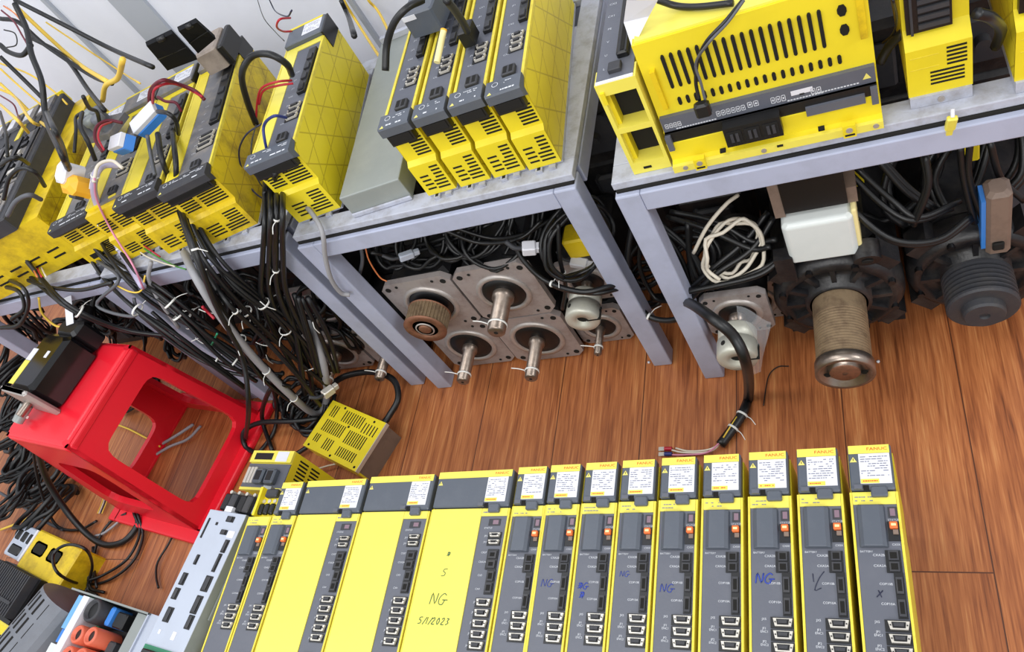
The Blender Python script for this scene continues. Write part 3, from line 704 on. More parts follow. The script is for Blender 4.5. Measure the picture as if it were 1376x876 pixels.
gp = MB('chassis'); gp.prism([(W+.010, -.38), (W+.060, -.38), (W+.052, -.20), (W+.034, -.035), (W+.028, -.035), (W+.026, -.12), (W+.012, -.22)], 'z', D-.04, D-.035); gp.build('side_plate', t)

# ------------------------------------------------------------------ loose boxes on the floor
p0, p1, p3 = at(407, 598, .07), at(478, 634, .07), at(452, 540, .07)
ang = math.atan2(p1.y-p0.y, p1.x-p0.x); w = (p1-p0).length; l = (p3-p0).length
t = thing('power_supply_box', 'small slotted yellow box with a brown side, alone on the wood floor', 'power supply', (p0.x, p0.y, .0), ang)
mb = MB(['brown', 'yellow']); mb.box(.004, w-.001, .004, l-.004, 0, .064, 0); mb.build('base', t)
mb = MB(['yellow', 'slot', 'white'])
mb.box(0, w, 0, l, .064, .070, 0); mb.box(0, .004, 0, l, .012, .064, 0); mb.box(0, w, 0, .004, .02, .064, 0)
def sl(u0, u1, v0, v1, n):
    for i in range(n):
        x = w*(u0+(u1-u0)*i/max(1, n-1)); mb.box(x-.0016, x+.0016, l*v0, l*v1, .0696, .0704, 1)
for a in ((.10, .18, .70, .93, 3), (.33, .66, .70, .93, 9), (.72, .92, .66, .86, 5), (.12, .46, .40, .64, 10), (.56, .86, .36, .62, 9), (.10, .17, .16, .32, 3), (.30, .42, .10, .32, 4), (.56, .86, .10, .28, 9)): sl(*a)
for u, v in ((.27, .95), (.82, .93), (.08, .06), (.5, .05), (.94, .06), (.5, .66)): mb.cyl((w*u, l*v, .070), (w*u, l*v, .0708), .0032, seg=10, m=1)
mb.build('slotted_cover', t)
MB('metalc').box(w-.001, w+.001, 0, l, .060, .071).build('edge_strip', t)

p0 = at(331, 646, .20)
t = thing('small_servo_drive', 'small yellow drive with grey plugs and slotted side, behind the grey chassis', 'drive unit', (-1.345, .545, 0), R(-4))
mb = MB(['yellow', 'slot', 'chassis_side'])
mb.box(0, .125, 0, .09, 0, .19, 0)
for j in range(2):
    for i in range(9): mb.box(.1249, .1258, .008+.0085*i, .012+.0085*i, .10+.04*j, .13+.04*j, 1)
mb.build('body', t, bevel=.002)
mb = MB(['yellow_bright', 'black', 'white', 'panel', 'cover', 'metalc'])
mb.box(0, .125, .062, .09, .19, .196, 0); mb.box(.012, .066, .068, .084, .196, .1966, 1); mb.box(.078, .112, .064, .088, .196, .1968, 2)
mb.box(.0, .125, .0, .060, .19, .192, 3); mb.box(.0, .125, -.003, .003, .186, .194, 0)
for i in range(2): mb.bbox(.040+.034*i, .068+.034*i, .010, .044, .192, .206, .003, 4); mb.box(.046+.034*i, .062+.034*i, .016, .038, .206, .2066, 1)
for i in range(3): mb.bbox(.006+.010*i, .014+.010*i, .012, .050, .192, .198, .001, 5)
mb.build('connector_panel', t)

# bottom left corner
t = thing('fan_tray', 'oily yellow bracket with two black rectangular openings, at left on the floor', 'fan tray', (at(48, 712, .08).x, at(48, 712, .08).y-.07, 0), R(-14))
mb = MB(['yellow_dirty', 'slot', 'yellow_bright']); mb.bbox(0, .225, -.035, .075, .0, .08, .004, 0)
for i in range(2): mb.bbox(.022+.082*i, .084+.082*i, .012, .048, .08, .0812, .006, 1)
mb.prism([(.03, -.035), (.19, -.035), (.225, -.055), (.10, -.075)], 'z', .02, .05, 0)
mb.build('body', t)
mb = MB(['chassis', 'black', 'white']); mb.bbox(-.105, -.004, -.02, .07, 0, .075, .003, 0)
for i in range(3): mb.bbox(-.098+.032*i, -.074+.032*i, .026, .054, .075, .077, .002, 1)
mb.bbox(-.09, -.03, -.012, .014, .075, .0775, .004, 1); mb.box(-.012, -.003, -.02, .07, .075, .079, 2); mb.build('end_plate', t)
t = thing('heat_sink', 'black ribbed heat sink below the oily yellow bracket, left edge', 'heat sink', (at(28, 775, .1).x, at(28, 775, .1).y-.045, 0), R(-14))
mb = MB(['dark', 'black']); mb.box(-.12, .08, -.05, .06, 0, .10, 1)
for i in range(18): mb.box(-.118+.0107*i, -.113+.0107*i, -.048, .058, .10, .125, 0)
mb.box(.0, .06, -.02, -.012, .125, .128, 0); mb.build('ribs', t)
mb = MB('black'); mb.box(-.12, .08, -.06, -.05, 0, .11); mb.build('base', t)
t = thing('fan_tray', 'yellow bracket with one black opening, cut off by the left edge at bottom', 'fan tray', (at(5, 830, .1).x-.02, at(5, 830, .1).y-.06, 0), R(-14))
mb = MB(['yellow', 'slot', 'chassis_side']); mb.bbox(-.06, .14, -.04, .055, 0, .10, .004, 0); mb.bbox(.0, .085, -.012, .03, .10, .1012, .006, 1); mb.box(-.04, .11, -.13, -.045, 0, .08, 2); mb.build('body', t, bevel=.001)
mb = MB(['yellow_edge', 'slot']); mb.box(-.06, .14, .05, .056, .10, .106); mb.build('rim', t)
# round fan housing
t = thing('fan_housing', 'round grey ribbed fan cover in the bottom left corner, left of the opened circuit unit', 'fan', (-1.905, .262, 0), R(-30))
mb = MB(['heatsink', 'slot', 'dark']); pts = []
for k in range(15):
    a = PI*k/14; pts.append((-.075*math.cos(a), .09+.085*math.sin(a)**.8))
mb.prism([(-.075, 0)]+pts+[(.075, 0)], 'y', -.11, .05, 0)
for j in range(3):
    for i in range(12):
        a = PI*(i+1.2)/14; T = Matrix.Translation((0, 0, .09)) @ Matrix.Rotation(PI/2-a, 4, 'Y')
        rr = .085*(math.sin(a)**.25)*.985
        mb.box(-.0028, .0028, -.10+.05*j, -.06+.05*j, rr-.02, rr-.0015+.004, 1, T=T)
mb.build('cover', t)
mb = MB('dark'); mb.box(-.082, .082, -.115, .055, 0, .05); mb.build('base_ring', t)
# open circuit unit with orange capacitors
p0 = at(55, 862, .16)
t = thing('opened_circuit_unit', 'opened metal unit showing four orange capacitors, blue film strip and green board', 'circuit unit', (at(75, 803, .165).x+.018, at(75, 803, .165).y-.128, 0), R(-9))
mb = MB(['chassis', 'chassis_side', 'black']); W, L = .30, .155
mb.box(0, W, 0, L, 0, .10, 2); mb.box(0, W, L-.004, L, .10, .165, 1); mb.box(W-.004, W, 0, L, .10, .165, 0); mb.box(W, W+.035, -.02, L, .0, .16, 0); mb.box(W-.055, W-.004, .02, L-.006, .10, .15, 1); mb.build('case', t)
mb = MB(['pcb', 'lightblue', 'blue', 'white', 'milky']); mb.box(0, .10, 0, L-.006, .10, .118, 0); mb.box(.032, .060, .07, L-.01, .118, .160, 1); mb.box(.032, .06, .04, .069, .118, .155, 2); mb.box(.064, .088, .0, L-.008, .118, .170, 3); mb.box(.012, .050, .0, .035, .118, .150, 4); mb.build('circuit_board', t)
for u, v, cc in ((.112, .070, 'orange_cap'), (.158, .076, 'orange_cap'), (.115, .025, 'orange_cap'), (.160, .031, 'orange_cap'), (.118, .124, 'dark')):
    k = MB([cc, 'black', 'brown']); r = .020 if cc != 'dark' else .026
    k.lathe([(r, .10), (r, .168), (r-.003, .171), (r-.006, .171), (r-.008, .162), (.0001, .162)], Matrix.Translation((u, v, 0)), 24, 0); k.lathe([(r-.008, .163), (.0001, .163)], Matrix.Translation((u, v, 0)), 20, 1, cap=False)
    k.build('capacitor', t)
mb = MB(['blue', 'black', 'dark']); mb.bbox(.150, .166, .104, .145, .10, .15, .003, 0); mb.bbox(.172, .21, .105, .14, .10, .145, .003, 1); mb.bbox(.186, .21, .05, .08, .10, .14, .003, 2); mb.build('components', t)
t = MB(['chassis', 'chassis_side']); t.bbox(0, .10, -.12, .10, 0, .05, .002, 0); o = t.build('metal_cover', loc=(-1.478, .17, 0)); o.rotation_euler = (0, 0, R(-4)); tag(o, 'flat pale grey metal cover on the floor left of the grey chassis', 'cover')

# ------------------------------------------------------------------ red stool
t = thing('plastic_stool', 'red square plastic stool with openings in its sides, standing left on the wood floor', 'stool', (-1.775, .712, 0), R(-10.5))
SH = .42; st_, sb_ = .135, .172
def side_ring(k):
    mb = MB('red'); n = 64; rot = Matrix.Rotation(k*PI/2, 4, 'Z')
    def P(u, v, off):     # u -1..1 across, v 0..1 up
        h = st_*v+sb_*(1-v)
        return rot @ Vector((h-off, u*(h-.0), v*SH*.985))
    def outer(a):
        c, s = math.cos(a), math.sin(a); m = 1/max(abs(c), abs(s)); return c*m, .5+.5*s*m
    def inner(a):         # rounded window
        c, s = math.cos(a), math.sin(a); e = 9.0 if k == 0 else 6.0; m = (abs(c)**e+abs(s)**e)**(-1/e); return c*m*(.74 if k == 0 else (.62 if k == 3 else .5)), (.48 if k in (0, 3) else .40)+s*m*(.34 if k == 0 else .25)
    vs = []; fs = []
    for fn, off in ((outer, 0), (inner, 0), (inner, .016), (outer, .010)):
        for i in range(n):
            a = 2*PI*i/n+PI/4; u, v = fn(a); vs.append(P(u, v, off))
    for q in range(4):
        for i in range(n):
            j = (i+1) % n; A, B = q*n, ((q+1) % 4)*n
            fs.append((A+i, A+j, B+j, B+i))
    mb.add(vs, fs, 0, False)
    o = mb.build('side_panel', t); return o
for k in range(4): side_ring(k)
mb = MB('red'); mb.bbox(-st_-.004, st_+.004, -st_-.004, st_+.004, SH-.03, SH, .012); mb.build('seat', t, bevel=.004)
mb = MB('red'); 
for k in range(4):
    rot = Matrix.Rotation(k*PI/2, 4, 'Z'); mb.box(sb_-.012, sb_+.030, -sb_-.004, sb_+.03, 0, .020, 0, T=rot)
mb.build('foot_rim', t, bevel=.006)
# motor on the stool
t = thing('servo_motor', 'black servo motor with yellow and white label, lying on the red stool', 'motor', (-1.815, .655, SH+.001), R(-14))
mb = MB(['blackgloss', 'white', 'yellow_bright', 'print']); mb.bbox(-.046, .062, .016, .168, .004, .086, .010, 0)

mb.box(-.045, -.022, .022, .085, .0856, .0868, 2); mb.box(-.045, -.022, .086, .118, .0856, .0868, 1); mb.box(.022, .034, .100, .118, .086, .0868, 1); mb.build('body', t)
mb = MB(['alu_b']); mb.bbox(-.052, .068, 0, .014, 0, .094, .006, 0); mb.build('flange', t)
mb = MB(['black']); mb.bbox(-.036, .052, .169, .215, .006, .076, .008); mb.cyl((.0, .216, .04), (-.03, .262, .045), .016, .014); mb.build('encoder_cap', t)
mb = MB(['shaft']); mb.cyl((.008, 0, .045), (.008, -.035, .045), .009); mb.build('shaft', t)
mb = MB(['chassis_side', 'tie']); mb.cyl((-.024, -.004, .03), (-.035, -.045, .02), .014, .012, m=0); mb.box(-.06, -.02, -.03, -.024, .012, .018, 1); mb.build('cable_gland', t)
tg = MB('white'); tg.box(-.012, .012, 0, .001, 0, .07); o = tg.build('paper_tag', loc=at(94, 436, .50)); o.rotation_euler = (R(-62), 0, R(10)); tag(o, 'small white paper tag standing up behind the motor on the stool', 'tag')

# ------------------------------------------------------------------ motors under the tables
def hole(mb, x, z, r, y, m): mb.cyl((x, y, z), (x, y-.0012, z), r, seg=12, m=m)
def flange_motor(label, x, y, zc, S, ring=.34, shaft=(.014, .08), tip='plain', body=.185, bodycol='blackdirty', tie=True, rz=0.0, Hh=None, group=None, boxed=True, name='servo_motor', roll=0):
    t = thing(name, label, 'motor', (x, y, zc), rz, group, rot=(0, R(roll), rz)); h = S/2; c = S*.10
    b = MB(bodycol)
    if boxed: b.bbox(-h*.88, h*.88, .014, body, -h*.88, h*.88, .012)
    else: b.cyl((0, .014, 0), (0, body, 0), h*.92, seg=28)
    b.build('body', t)
    f = MB(['alu', 'slot', 'alu_b'])
    f.prism([(-h+c, -h), (h-c, -h), (h, -h+c), (h, h-c), (h-c, h), (-h+c, h), (-h, h-c), (-h, -h+c)], 'y', 0, .014, 0)
    for sx in (-1, 1):
        for sz in (-1, 1):
            hole(f, sx*h*.80, sz*h*.80, S*.038, 0, 1); hole(f, sx*h*.52, sz*h*.86, S*.020, 0, 1)
    T = Matrix.Rotation(R(90), 4, 'X')
    r = S*ring
    f.lathe([(r+.006, 0), (r+.005, .004), (r, .005), (r-.004, .005), (r-.006, -.002)], T, 40, 2, cap=False)
    f.build('flange', t)
    s = MB(['black', 'dark']); s.lathe([(r-.006, -.001), (r-.008, .003), (r*.55, .004), (r*.3, .006), (.0001, .006)], T, 36, 0, cap=False); s.build('seal', t)
    sr, sl_ = shaft
    k = MB(['shaft', 'slot', 'rust']); k.lathe([(sr*1.25, .004), (sr*1.25, .018), (sr, .020), (sr, sl_-.003), (sr-.003, sl_), (.0001, sl_)], T, 24, 0)
    k.lathe([(sr*.25, sl_+.0004), (.0001, sl_+.0004)], T, 10, 1, cap=False)
    if tip == 'keyed': k.box(-.003, .003, -sl_+.008, -.03, sr*.8, sr+.0006, 1)
    k.build('shaft', t)
    if tie:
        q = MB('tie'); q.lathe([(sr+.0005, sl_-.022), (sr+.0018, sl_-.022), (sr+.0018, sl_-.018), (sr+.0005, sl_-.018)], T, 20, cap=False)
        q.tube([(-sr, -sl_+.02, sr*.4), (-sr-.012, -sl_+.021, sr*.9), (-sr-.03, -sl_+.024, sr)], .0013, 5); q.build('cable_tie', t)
    if tip == 'pulley':
        g = MB(['rust_light', 'rust', 'slot', 'alu_b']); r = .046; a, bq = .022, .062
        n = 36; vs = []; 
        pts = []
        for i in range(n*4):
            ph = 2*PI*i/(n*4); rr = r if i % 4 < 2 else r-.003; pts.append((rr*math.cos(ph), rr*math.sin(ph)))
        g.prism(pts, 'y', -bq, -a, 0)
        g.lathe([(r+.0012, bq), (r+.0012, bq+.002), (r*.62, bq+.002), (r*.60, bq-.004), (.0001, bq-.004)], T, 40, 1)
        g.lathe([(r+.0012, a-.002), (r+.0012, a), (r*.5, a)], T, 40, 1)
        g.lathe([(.014, bq-.003), (.014, bq+.004), (.011, bq+.006), (.0001, bq+.006)], T, 20, 1)
        g.lathe([(.021, bq+.0022), (.021, bq+.004), (.018, bq+.004)], T, 24, 3, cap=False)
        g.build('toothed_pulley', t)
    if tip == 'coupling':
        g = MB(['coupling', 'slot']); g.lathe([(sr+.006, .03), (.032, .034), (.034, .038), (.034, .060), (.031, .061), (.031, .064), (.036, .065), (.036, .095), (.033, .1), (.014, .1), (.012, .092), (.0001, .092)], T, 32, 0)
        g.lathe([(.012, .0925), (.0001, .0925)], T, 20, 1, cap=False); g.box(.010, .038, -.1003, -.07, -.002, .002, 1)
        for a in (0, 2.1, 4.2): g.cyl((.036*math.cos(a), -.08, .036*math.sin(a)), (.0365*math.cos(a), -.08, .0365*math.sin(a)), .005, seg=8, m=1)
        g.build('shaft_coupling', t)
    return t
flange_motor('flanged servo motor with long bare shaft, bottom right of the stack', -.716, .925, .088, .168, shaft=(.0145, .105))
flange_motor('flanged servo motor stacked on top in the middle, thick tied shaft, middle table', -.714, .925, .262, .172, shaft=(.0185, .10), ring=.31)
flange_motor('flanged servo motor with bare shaft at the floor beside the table leg, middle table', -.889, .930, .088, .166, shaft=(.0145, .10))
flange_motor('flanged servo motor with rusty toothed pulley, upper left under the middle table', -.892, .925, .262, .172, tip='pulley', shaft=(.014, .03), tie=False, ring=.33)
flange_motor('small flanged motor with thin tied shaft at the floor, right under the middle table', -.578, .955, .062, .120, shaft=(.0085, .075), ring=.33, body=.2)
flange_motor('small motor with pale grey shaft coupling, right under the middle table', -.560, .975, .195, .125, tip='coupling', shaft=(.01, .04), tie=False, ring=.33, body=.2)
flange_motor('flanged motor with tied shaft at the floor, just left of the double table legs', -1.135, .965, .085, .155, shaft=(.0125, .10))
flange_motor('flanged motor half buried in black cables, left of the double table legs', -1.300, .965, .085, .155, shaft=(.0125, .10))
flange_motor('motor with bare shaft stacked under hanging cables, left of the double table legs', -1.235, .985, .245, .145, shaft=(.012, .06))
flange_motor('motor with pale jaw coupling at the corner leg, under the right table', -.258, .856, .178, .118, tip='coupling', shaft=(.012, .04), tie=False, boxed=False, body=.2)
flange_motor('black boxed motor on the floor below the coupling motor, under the right table', -.250, .965, .062, .120, shaft=(.01, .03), tie=False, bodycol='black')

def spindle(label, x, y, zc, Rh, pr, plen, ribs, pulley):
    t = thing('spindle_motor', label, 'motor', (x, y, zc), 0); T = Matrix.Rotation(R(90), 4, 'X')
    b = MB(['blackdirty', 'black']); pts = []
    for i in range(8):
        a = PI/8+i*PI/4; pts.append((Rh*1.05*math.cos(a), Rh*1.05*math.sin(a)))
    b.prism(pts, 'y', .05, .275, 0); b.box(-Rh*.95, -Rh*.5, .06, .26, -zc, -Rh*.6, 0); b.box(Rh*.5, Rh*.95, .06, .26, -zc, -Rh*.6, 0)
    b.build('body', t)
    f = MB(['blackdirty', 'black', 'slot'])
    f.lathe([(Rh*.95, -.05), (Rh, -.045), (Rh, -.012), (Rh*.93, .0), (Rh*.80, .006), (Rh*.78, -.006), (Rh*.52, -.006), (Rh*.50, .012), (Rh*.44, .014)], T, 48, 0, cap=False)
    for i in range(ribs):
        a = 2*PI*i/ribs; rt = Matrix.Rotation(a, 4, 'Y'); f.box(Rh*.5, Rh*.8, -.006, .008, -.004, .004, 0, T=rt)
    for i in range(4):
        a = PI/4+PI/2*i; rt = Matrix.Rotation(a, 4, 'Y'); f.box(Rh*.86, Rh*1.16, .004, .05, -.022, .022, 0, T=rt); 
    for i in range(8):
        a = PI/8+PI/4*i; f.cyl((Rh*.88*math.cos(a), -.002, Rh*.88*math.sin(a)), (Rh*.88*math.cos(a), -.010, Rh*.88*math.sin(a)), .006, seg=6, m=1)
    f.build('end_bell', t)
    p = MB(['rust_light' if pulley == 'belt' else 'dark', 'shaft' if pulley == 'belt' else 'dark', 'rust' if pulley == 'belt' else 'shaft', 'slot'])
    prof = [(pr*.6, .01), (pr, .012)]
    n = 16 if pulley == 'belt' else 6
    y0, y1 = (.045, plen-.022) if pulley == 'belt' else (.016, plen-.010)
    for i in range(n):
        a = y0+(y1-y0)*i/n; s = (y1-y0)/n; dp = .0016 if pulley == 'belt' else .006
        prof += [(pr, a), (pr, a+s*.25), (pr-dp, a+s*.45), (pr-dp, a+s*.7), (pr, a+s*.95)]
    p.lathe(prof+[(pr, y1)], T, 44, 0, cap=False, smooth=False)
    if pulley == 'belt':
        p.lathe([(pr, y1), (pr+.003, y1+.001), (pr+.003, plen), (pr-.004, plen), (pr-.006, plen-.012), (pr*.58, plen-.012), (pr*.56, plen-.004), (pr*.5, plen-.002), (.0001, plen-.002)], T, 44, 1, cap=False)
        p.lathe([(pr*.57, plen-.0118), (pr*.55, plen-.0035), (pr*.5, plen-.0015), (.004, plen-.0015)], T, 40, 2, cap=False)
        for i in range(6):
            a = PI/6+i*PI/3; hole(p, pr*.76*math.cos(a), pr*.76*math.sin(a), .0055, -plen+.0118, 3)
    else:
        p.lathe([(pr, y1), (pr, plen-.006), (pr-.003, plen-.003), (pr*.60, plen-.003)], T, 44, 1, cap=False, smooth=False); p.lathe([(pr*.60, plen-.003), (pr*.59, plen+.008), (pr*.54, plen+.012), (pr*.15, plen+.012), (pr*.12, plen+.008), (.0001, plen+.008)], T, 44, 1, cap=False, smooth=False)
    p.build('pulley', t)
    return t
s1 = spindle('large oily black spindle motor with worn belt pulley and milky terminal box', -.085, .865, .175, .107, .0435, .155, 12, 'belt')
tb = MB(['milky', 'cream']); tb.bbox(-.060, .046, -.004, .05, .118, .212, .006, 0); tb.box(.044, .052, .004, .05, .116, .216, 1); tb.build('terminal_box', s1, bevel=.004)
MB('blackdirty').box(-.070, .058, .03, .16, .105, .117).build('bracket', s1)
tb = MB(['brown', 'black']); tb.box(-.066, .056, .02, .16, .2165, .25, 0); tb.box(-.050, .042, .012, .020, .225, .30, 1); tb.box(-.066, -.05, .014, .06, .2165, .30, 0); tb.build('upper_bracket', s1)
tb = MB(['blackdirty', 'slot']); tb.cyl((.056, .02, .115), (.056, -.010, .105), .021, seg=20); tb.cyl((.056, -.010, .105), (.056, -.012, .104), .009, seg=14, m=1); tb.build('cable_gland', s1)
MB('blackdirty').box(-.085, -.055, -.006, .02, .075, .135).build('mounting_lug', s1)
s2 = spindle('black spindle motor with dark grooved pulley at the right edge, under the right table', .128, .900, .150, .103, .053, .078, 8, 'groove')
tb = MB(['brown', 'blue', 'slot']); tb.bbox(.012, .046, -.02, .02, .07, .205, .006, 0); tb.box(.006, .012, -.015, .02, .08, .19, 1); tb.bbox(.020, .036, -.026, -.019, .085, .10, .002, 2); tb.build('terminal_box', s2)

# dark motors farther back, seen between cables
back = [(-2.34+.168*i, 1.195, .078+.157*k) for i in range(17) for k in range(3)]
def back_motor():
    t = thing('boxed_motor', 'dark motor stored far back under the tables behind the cables', 'motor', (0, 0, 0), 0, 'dark motors stored far back under the tables')
    b = MB(['blackdirty', 'black']); b.bbox(-.078, .078, 0, .16, -.078, .078, .012, 0); b.build('body', t)
    b = MB(['dark', 'slot']); b.bbox(-.045, .045, -.012, .0, -.045, .045, .008, 0); b.cyl((0, -.012, 0), (0, -.03, 0), .012, seg=14, m=0); b.build('end_cap', t)
    return t
bm = back_motor(); bm.location = back[0][:3]
for b in back[1:]:
    c = dup(bm); c.location = (b[0], b[1]+random.uniform(-.006, .004), b[2])

# ------------------------------------------------------------------ cables
def pt(q):
    if isinstance(q, Vector): return q
    px, py, v = q
    return aty(px, py, -v) if v < 0 else at(px, py, v)
def cable(label, pts, r=.004, m='cable', group=None, name='cable', cat='cable', ties=(), tiecol='tie', seg=8, jit=0, copies=1, spread=.01):
    base = [pt(q) for q in pts]
    o = None
    for c in range(copies):
        P = [p.copy() for p in base]
        if c or jit:
            off = Vector((random.uniform(-1, 1), random.uniform(-.6, .6), random.uniform(-.6, .6)))*spread
            P = [p+off*(.5+random.random())+Vector([random.uniform(-jit, jit) for _ in range(3)]) for p in P]
        for p in P: p.z = max(p.z, r+.001)
        mb = MB(m); mb.tube(P, r, seg, sub=6); o = mb.build(name)
        tag(o, label, cat, group)
        if c == 0:
            Q = spline(P, 6)
            for k, tt in enumerate(ties):
                i = min(len(Q)-2, int(tt*(len(Q)-1))); d = (Q[i+1]-Q[i]).normalized(); T = Matrix.Translation(Q[i]) @ d.to_track_quat('Z', 'Y').to_matrix().to_4x4(); R_ = r+spread*.6*(copies > 1)
                tm = MB(tiecol); tm.lathe([(R_, -.002), (R_+.0015, -.002), (R_+.0015, .002), (R_, .002)], T, 14, cap=False); tm.tube([T @ Vector((R_, 0, 0)), T @ Vector((R_+.012, .004, .003)), T @ Vector((R_+.025, .002, .01))], .0009, 5, sub=3); tm.build('cable_tie', o)
    return o
def coil(label, c, rad, nrm, turns=3, r=.0035, m='cable', group=None, wob=.006, cat='cable', tail=None):
    c = pt(c); n = Vector(nrm).normalized(); u = n.orthogonal().normalized(); w = n.cross(u); P = []
    rr = [rad*(1+random.uniform(-.12, .12)) for _ in range(turns+2)]
    for i in range(turns*12+1):
        a = 2*PI*i/12; k = i/12; q = rr[int(k)]*(1-(k % 1))+rr[int(k)+1]*(k % 1)
        P.append(c+u*q*math.cos(a)*1.15+w*q*math.sin(a)*.9+n*((k-turns/2)*r*2.1)+Vector([random.uniform(-wob, wob) for _ in range(3)]))
    if tail: P += [pt(q) for q in tail]
    for p in P: p.z = max(p.z, r+.001)
    mb = MB(m); mb.tube(P, r, 8, sub=3); return tag(mb.build('cable_coil'), label, cat, group)

# the thick cable with crimped wires on the floor
cb = cable('thick black cable curving onto the wood floor, ending in crimped red and blue lugs', [(880, 400, -.98), (905, 402, -.93), (928, 408, -.82), (955, 426, -.725), (986, 452, -.70), (1003, 490, -.685), (1006, 530, .022), (999, 553, .012), (985, 575, .012), (968, 598, .010)], .0095, name='power_cable', ties=(.80, .90))
mb = MB(['cable_white', 'cable_pink', 'tie', 'cable_yellow']);
mb.tube([pt((972, 590, .012)), pt((955, 606, .01)), pt((920, 608, .008)), pt((900, 604, .007))], .0018, 6, 0); mb.tube([pt((970, 592, .016)), pt((950, 608, .012)), pt((920, 611, .006)), pt((902, 611, .006))], .0018, 6, 1)
mb.tube([pt((972, 594, .012)), pt((952, 604, .013)), pt((925, 606, .010)), pt((908, 602, .009))], .0018, 6, 0); mb.tube([pt((990, 560, .02)), pt((972, 588, .021))], .0016, 6, 3, sub=1)
mb.build('bare_wire', cb)
for cc, a, b in (('cable_red', (903, 603, .007), (893, 603, .007)), ('cable_blue', (903, 610, .006), (893, 610, .006))):
    mb = MB([cc, 'metalc']); A, B = pt(a), pt(b); mb.cyl(A, B, .0042, seg=10, m=0); mb.box(B.x-.012, B.x, B.y-.004, B.y+.004, B.z-.001, B.z+.001, 1); mb.build('crimp_lug', cb)
# bag over coupling
mb = MB('bag'); a, b, c, d = pt((990, 412, -.84)), pt((1036, 430, -.80)), pt((1022, 502, -.76)), pt((1000, 500, -.76))
N = 8; vs = []; fs = []
for i in range(N+1):
    for j in range(N+1):
        u, v = i/N, j/N; p = a.lerp(b, u).lerp(d.lerp(c, u), v)+Vector((0, math.sin(u*5+v*3)*.004, math.cos(u*4-v*6)*.003)); vs.append(p)
for i in range(N):
    for j in range(N): fs.append((i*(N+1)+j, (i+1)*(N+1)+j, (i+1)*(N+1)+j+1, i*(N+1)+j+1))
mb.add(vs, fs, 0, True); tag(mb.build('plastic_bag'), 'clear plastic bag hanging beside the pale coupling under the right table', 'bag')
tag(MB('cable').tube([(1060, 492, .003) and pt((1060, 492, .003)), pt((1045, 493, .003)), pt((1033, 505, .003)), pt((1028, 530, .003)), pt((1026, 545, .003))], .0012, 5).build('thin_wire'), 'thin dark wire lying on the floor left of the worn belt pulley', 'wire')

# under right table
coil('off-white cable coiled under the right table beside the milky terminal box', (985, 335, -.89), .050, (.2, -1, .35), 3, .0034, 'cable_white', tail=None)
cable('off-white cable running up from the pale coil under the right table', [(932, 340, -.89), (950, 305, -.9), (975, 275, -.92), (992, 262, -.94)], .0034, 'cable_white')
GU = 'black cables tangled under the right table'
for q in ([(868, 300, -.93), (905, 350, -.90), (925, 400, -.88), (935, 420, -.87)], [(880, 290, -.95), (930, 330, -.92), (960, 380, -.89), (990, 400, -.88)], [(900, 290, -.96), (960, 300, -.93), (1010, 330, -.90), (1040, 330, -.89)], [(905, 395, -.86), (960, 385, -.86), (1010, 370, -.87), (1045, 350, -.88)], [(910, 410, -.86), (950, 370, -.87), (1000, 330, -.9), (1035, 290, -.93)], [(925, 300, -.93), (925, 350, -.9), (940, 390, -.88), (950, 425, -.87)]):
    cable('black cable in the tangle behind the corner leg, under the right table', q, .0052, group=GU, copies=2, spread=.012, jit=.004)
for k in range(4): coil('black cable coil hanging behind the corner leg, under the right table', (925+25*k, 345+8*k, -.93-.02*k), .055+.008*k, (.4*k-.5, -1, .5), 3, .0045, group='black coils under the right table')
GV = 'black cables looping between the two spindle motors'
for q in ([(1120, 245, -.95), (1150, 285, -.90), (1200, 322, -.87), (1260, 322, -.87), (1305, 290, -.9)], [(1150, 225, -.95), (1200, 270, -.92), (1235, 292, -.9), (1290, 270, -.93)], [(1180, 215, -.95), (1215, 255, -.93), (1250, 280, -.92)], [(1240, 205, -.93), (1245, 250, -.91), (1225, 300, -.9)], [(1290, 195, -.93), (1295, 240, -.92), (1310, 300, -.9)], [(1330, 190, -.95), (1345, 240, -.94), (1376, 270, -.93)]):
    cable('black cable looping between the two spindle motors', q, .0050, group=GV, copies=2, spread=.010)
for k in range(3): coil('thick black coil above the spindle motors, under the right table', (1195+60*k, 235-6*k, -1.02), .075, (.3, -1, .6), 3, .006, group='thick coils above the spindle motors')
for px, py in ((1303, 205), (1148, 240)):
    p = pt((px, py, -1.0)); b = MB('yellow').bbox(p.x-.014, p.x+.014, p.y, p.y+.05, p.z-.02, p.z+.03, .003).build('yellow_connector_box'); tag(b, 'yellow plastic box half hidden among black coils under the right table', 'box', 'yellow boxes among the coils under the right table')
# gap between tables
cable('black cable loop hanging in the gap between the middle and right tables', [(850, 300, -.95), (843, 350, -.92), (850, 395, -.90), (872, 425, -.88), (905, 430, -.86), (925, 415, -.86)], .0060, ties=(.62,))
cable('second black cable in the gap between the middle and right tables', [(862, 310, -1.0), (860, 360, -.97), (880, 400, -.94), (900, 405, -.92)], .0045)
for k in range(2): coil('black coil down in the gap between the middle and right tables', (872, 350+34*k, -1.02), .05, (.5, -1, .3), 3, .005, group='coils in the gap between tables')

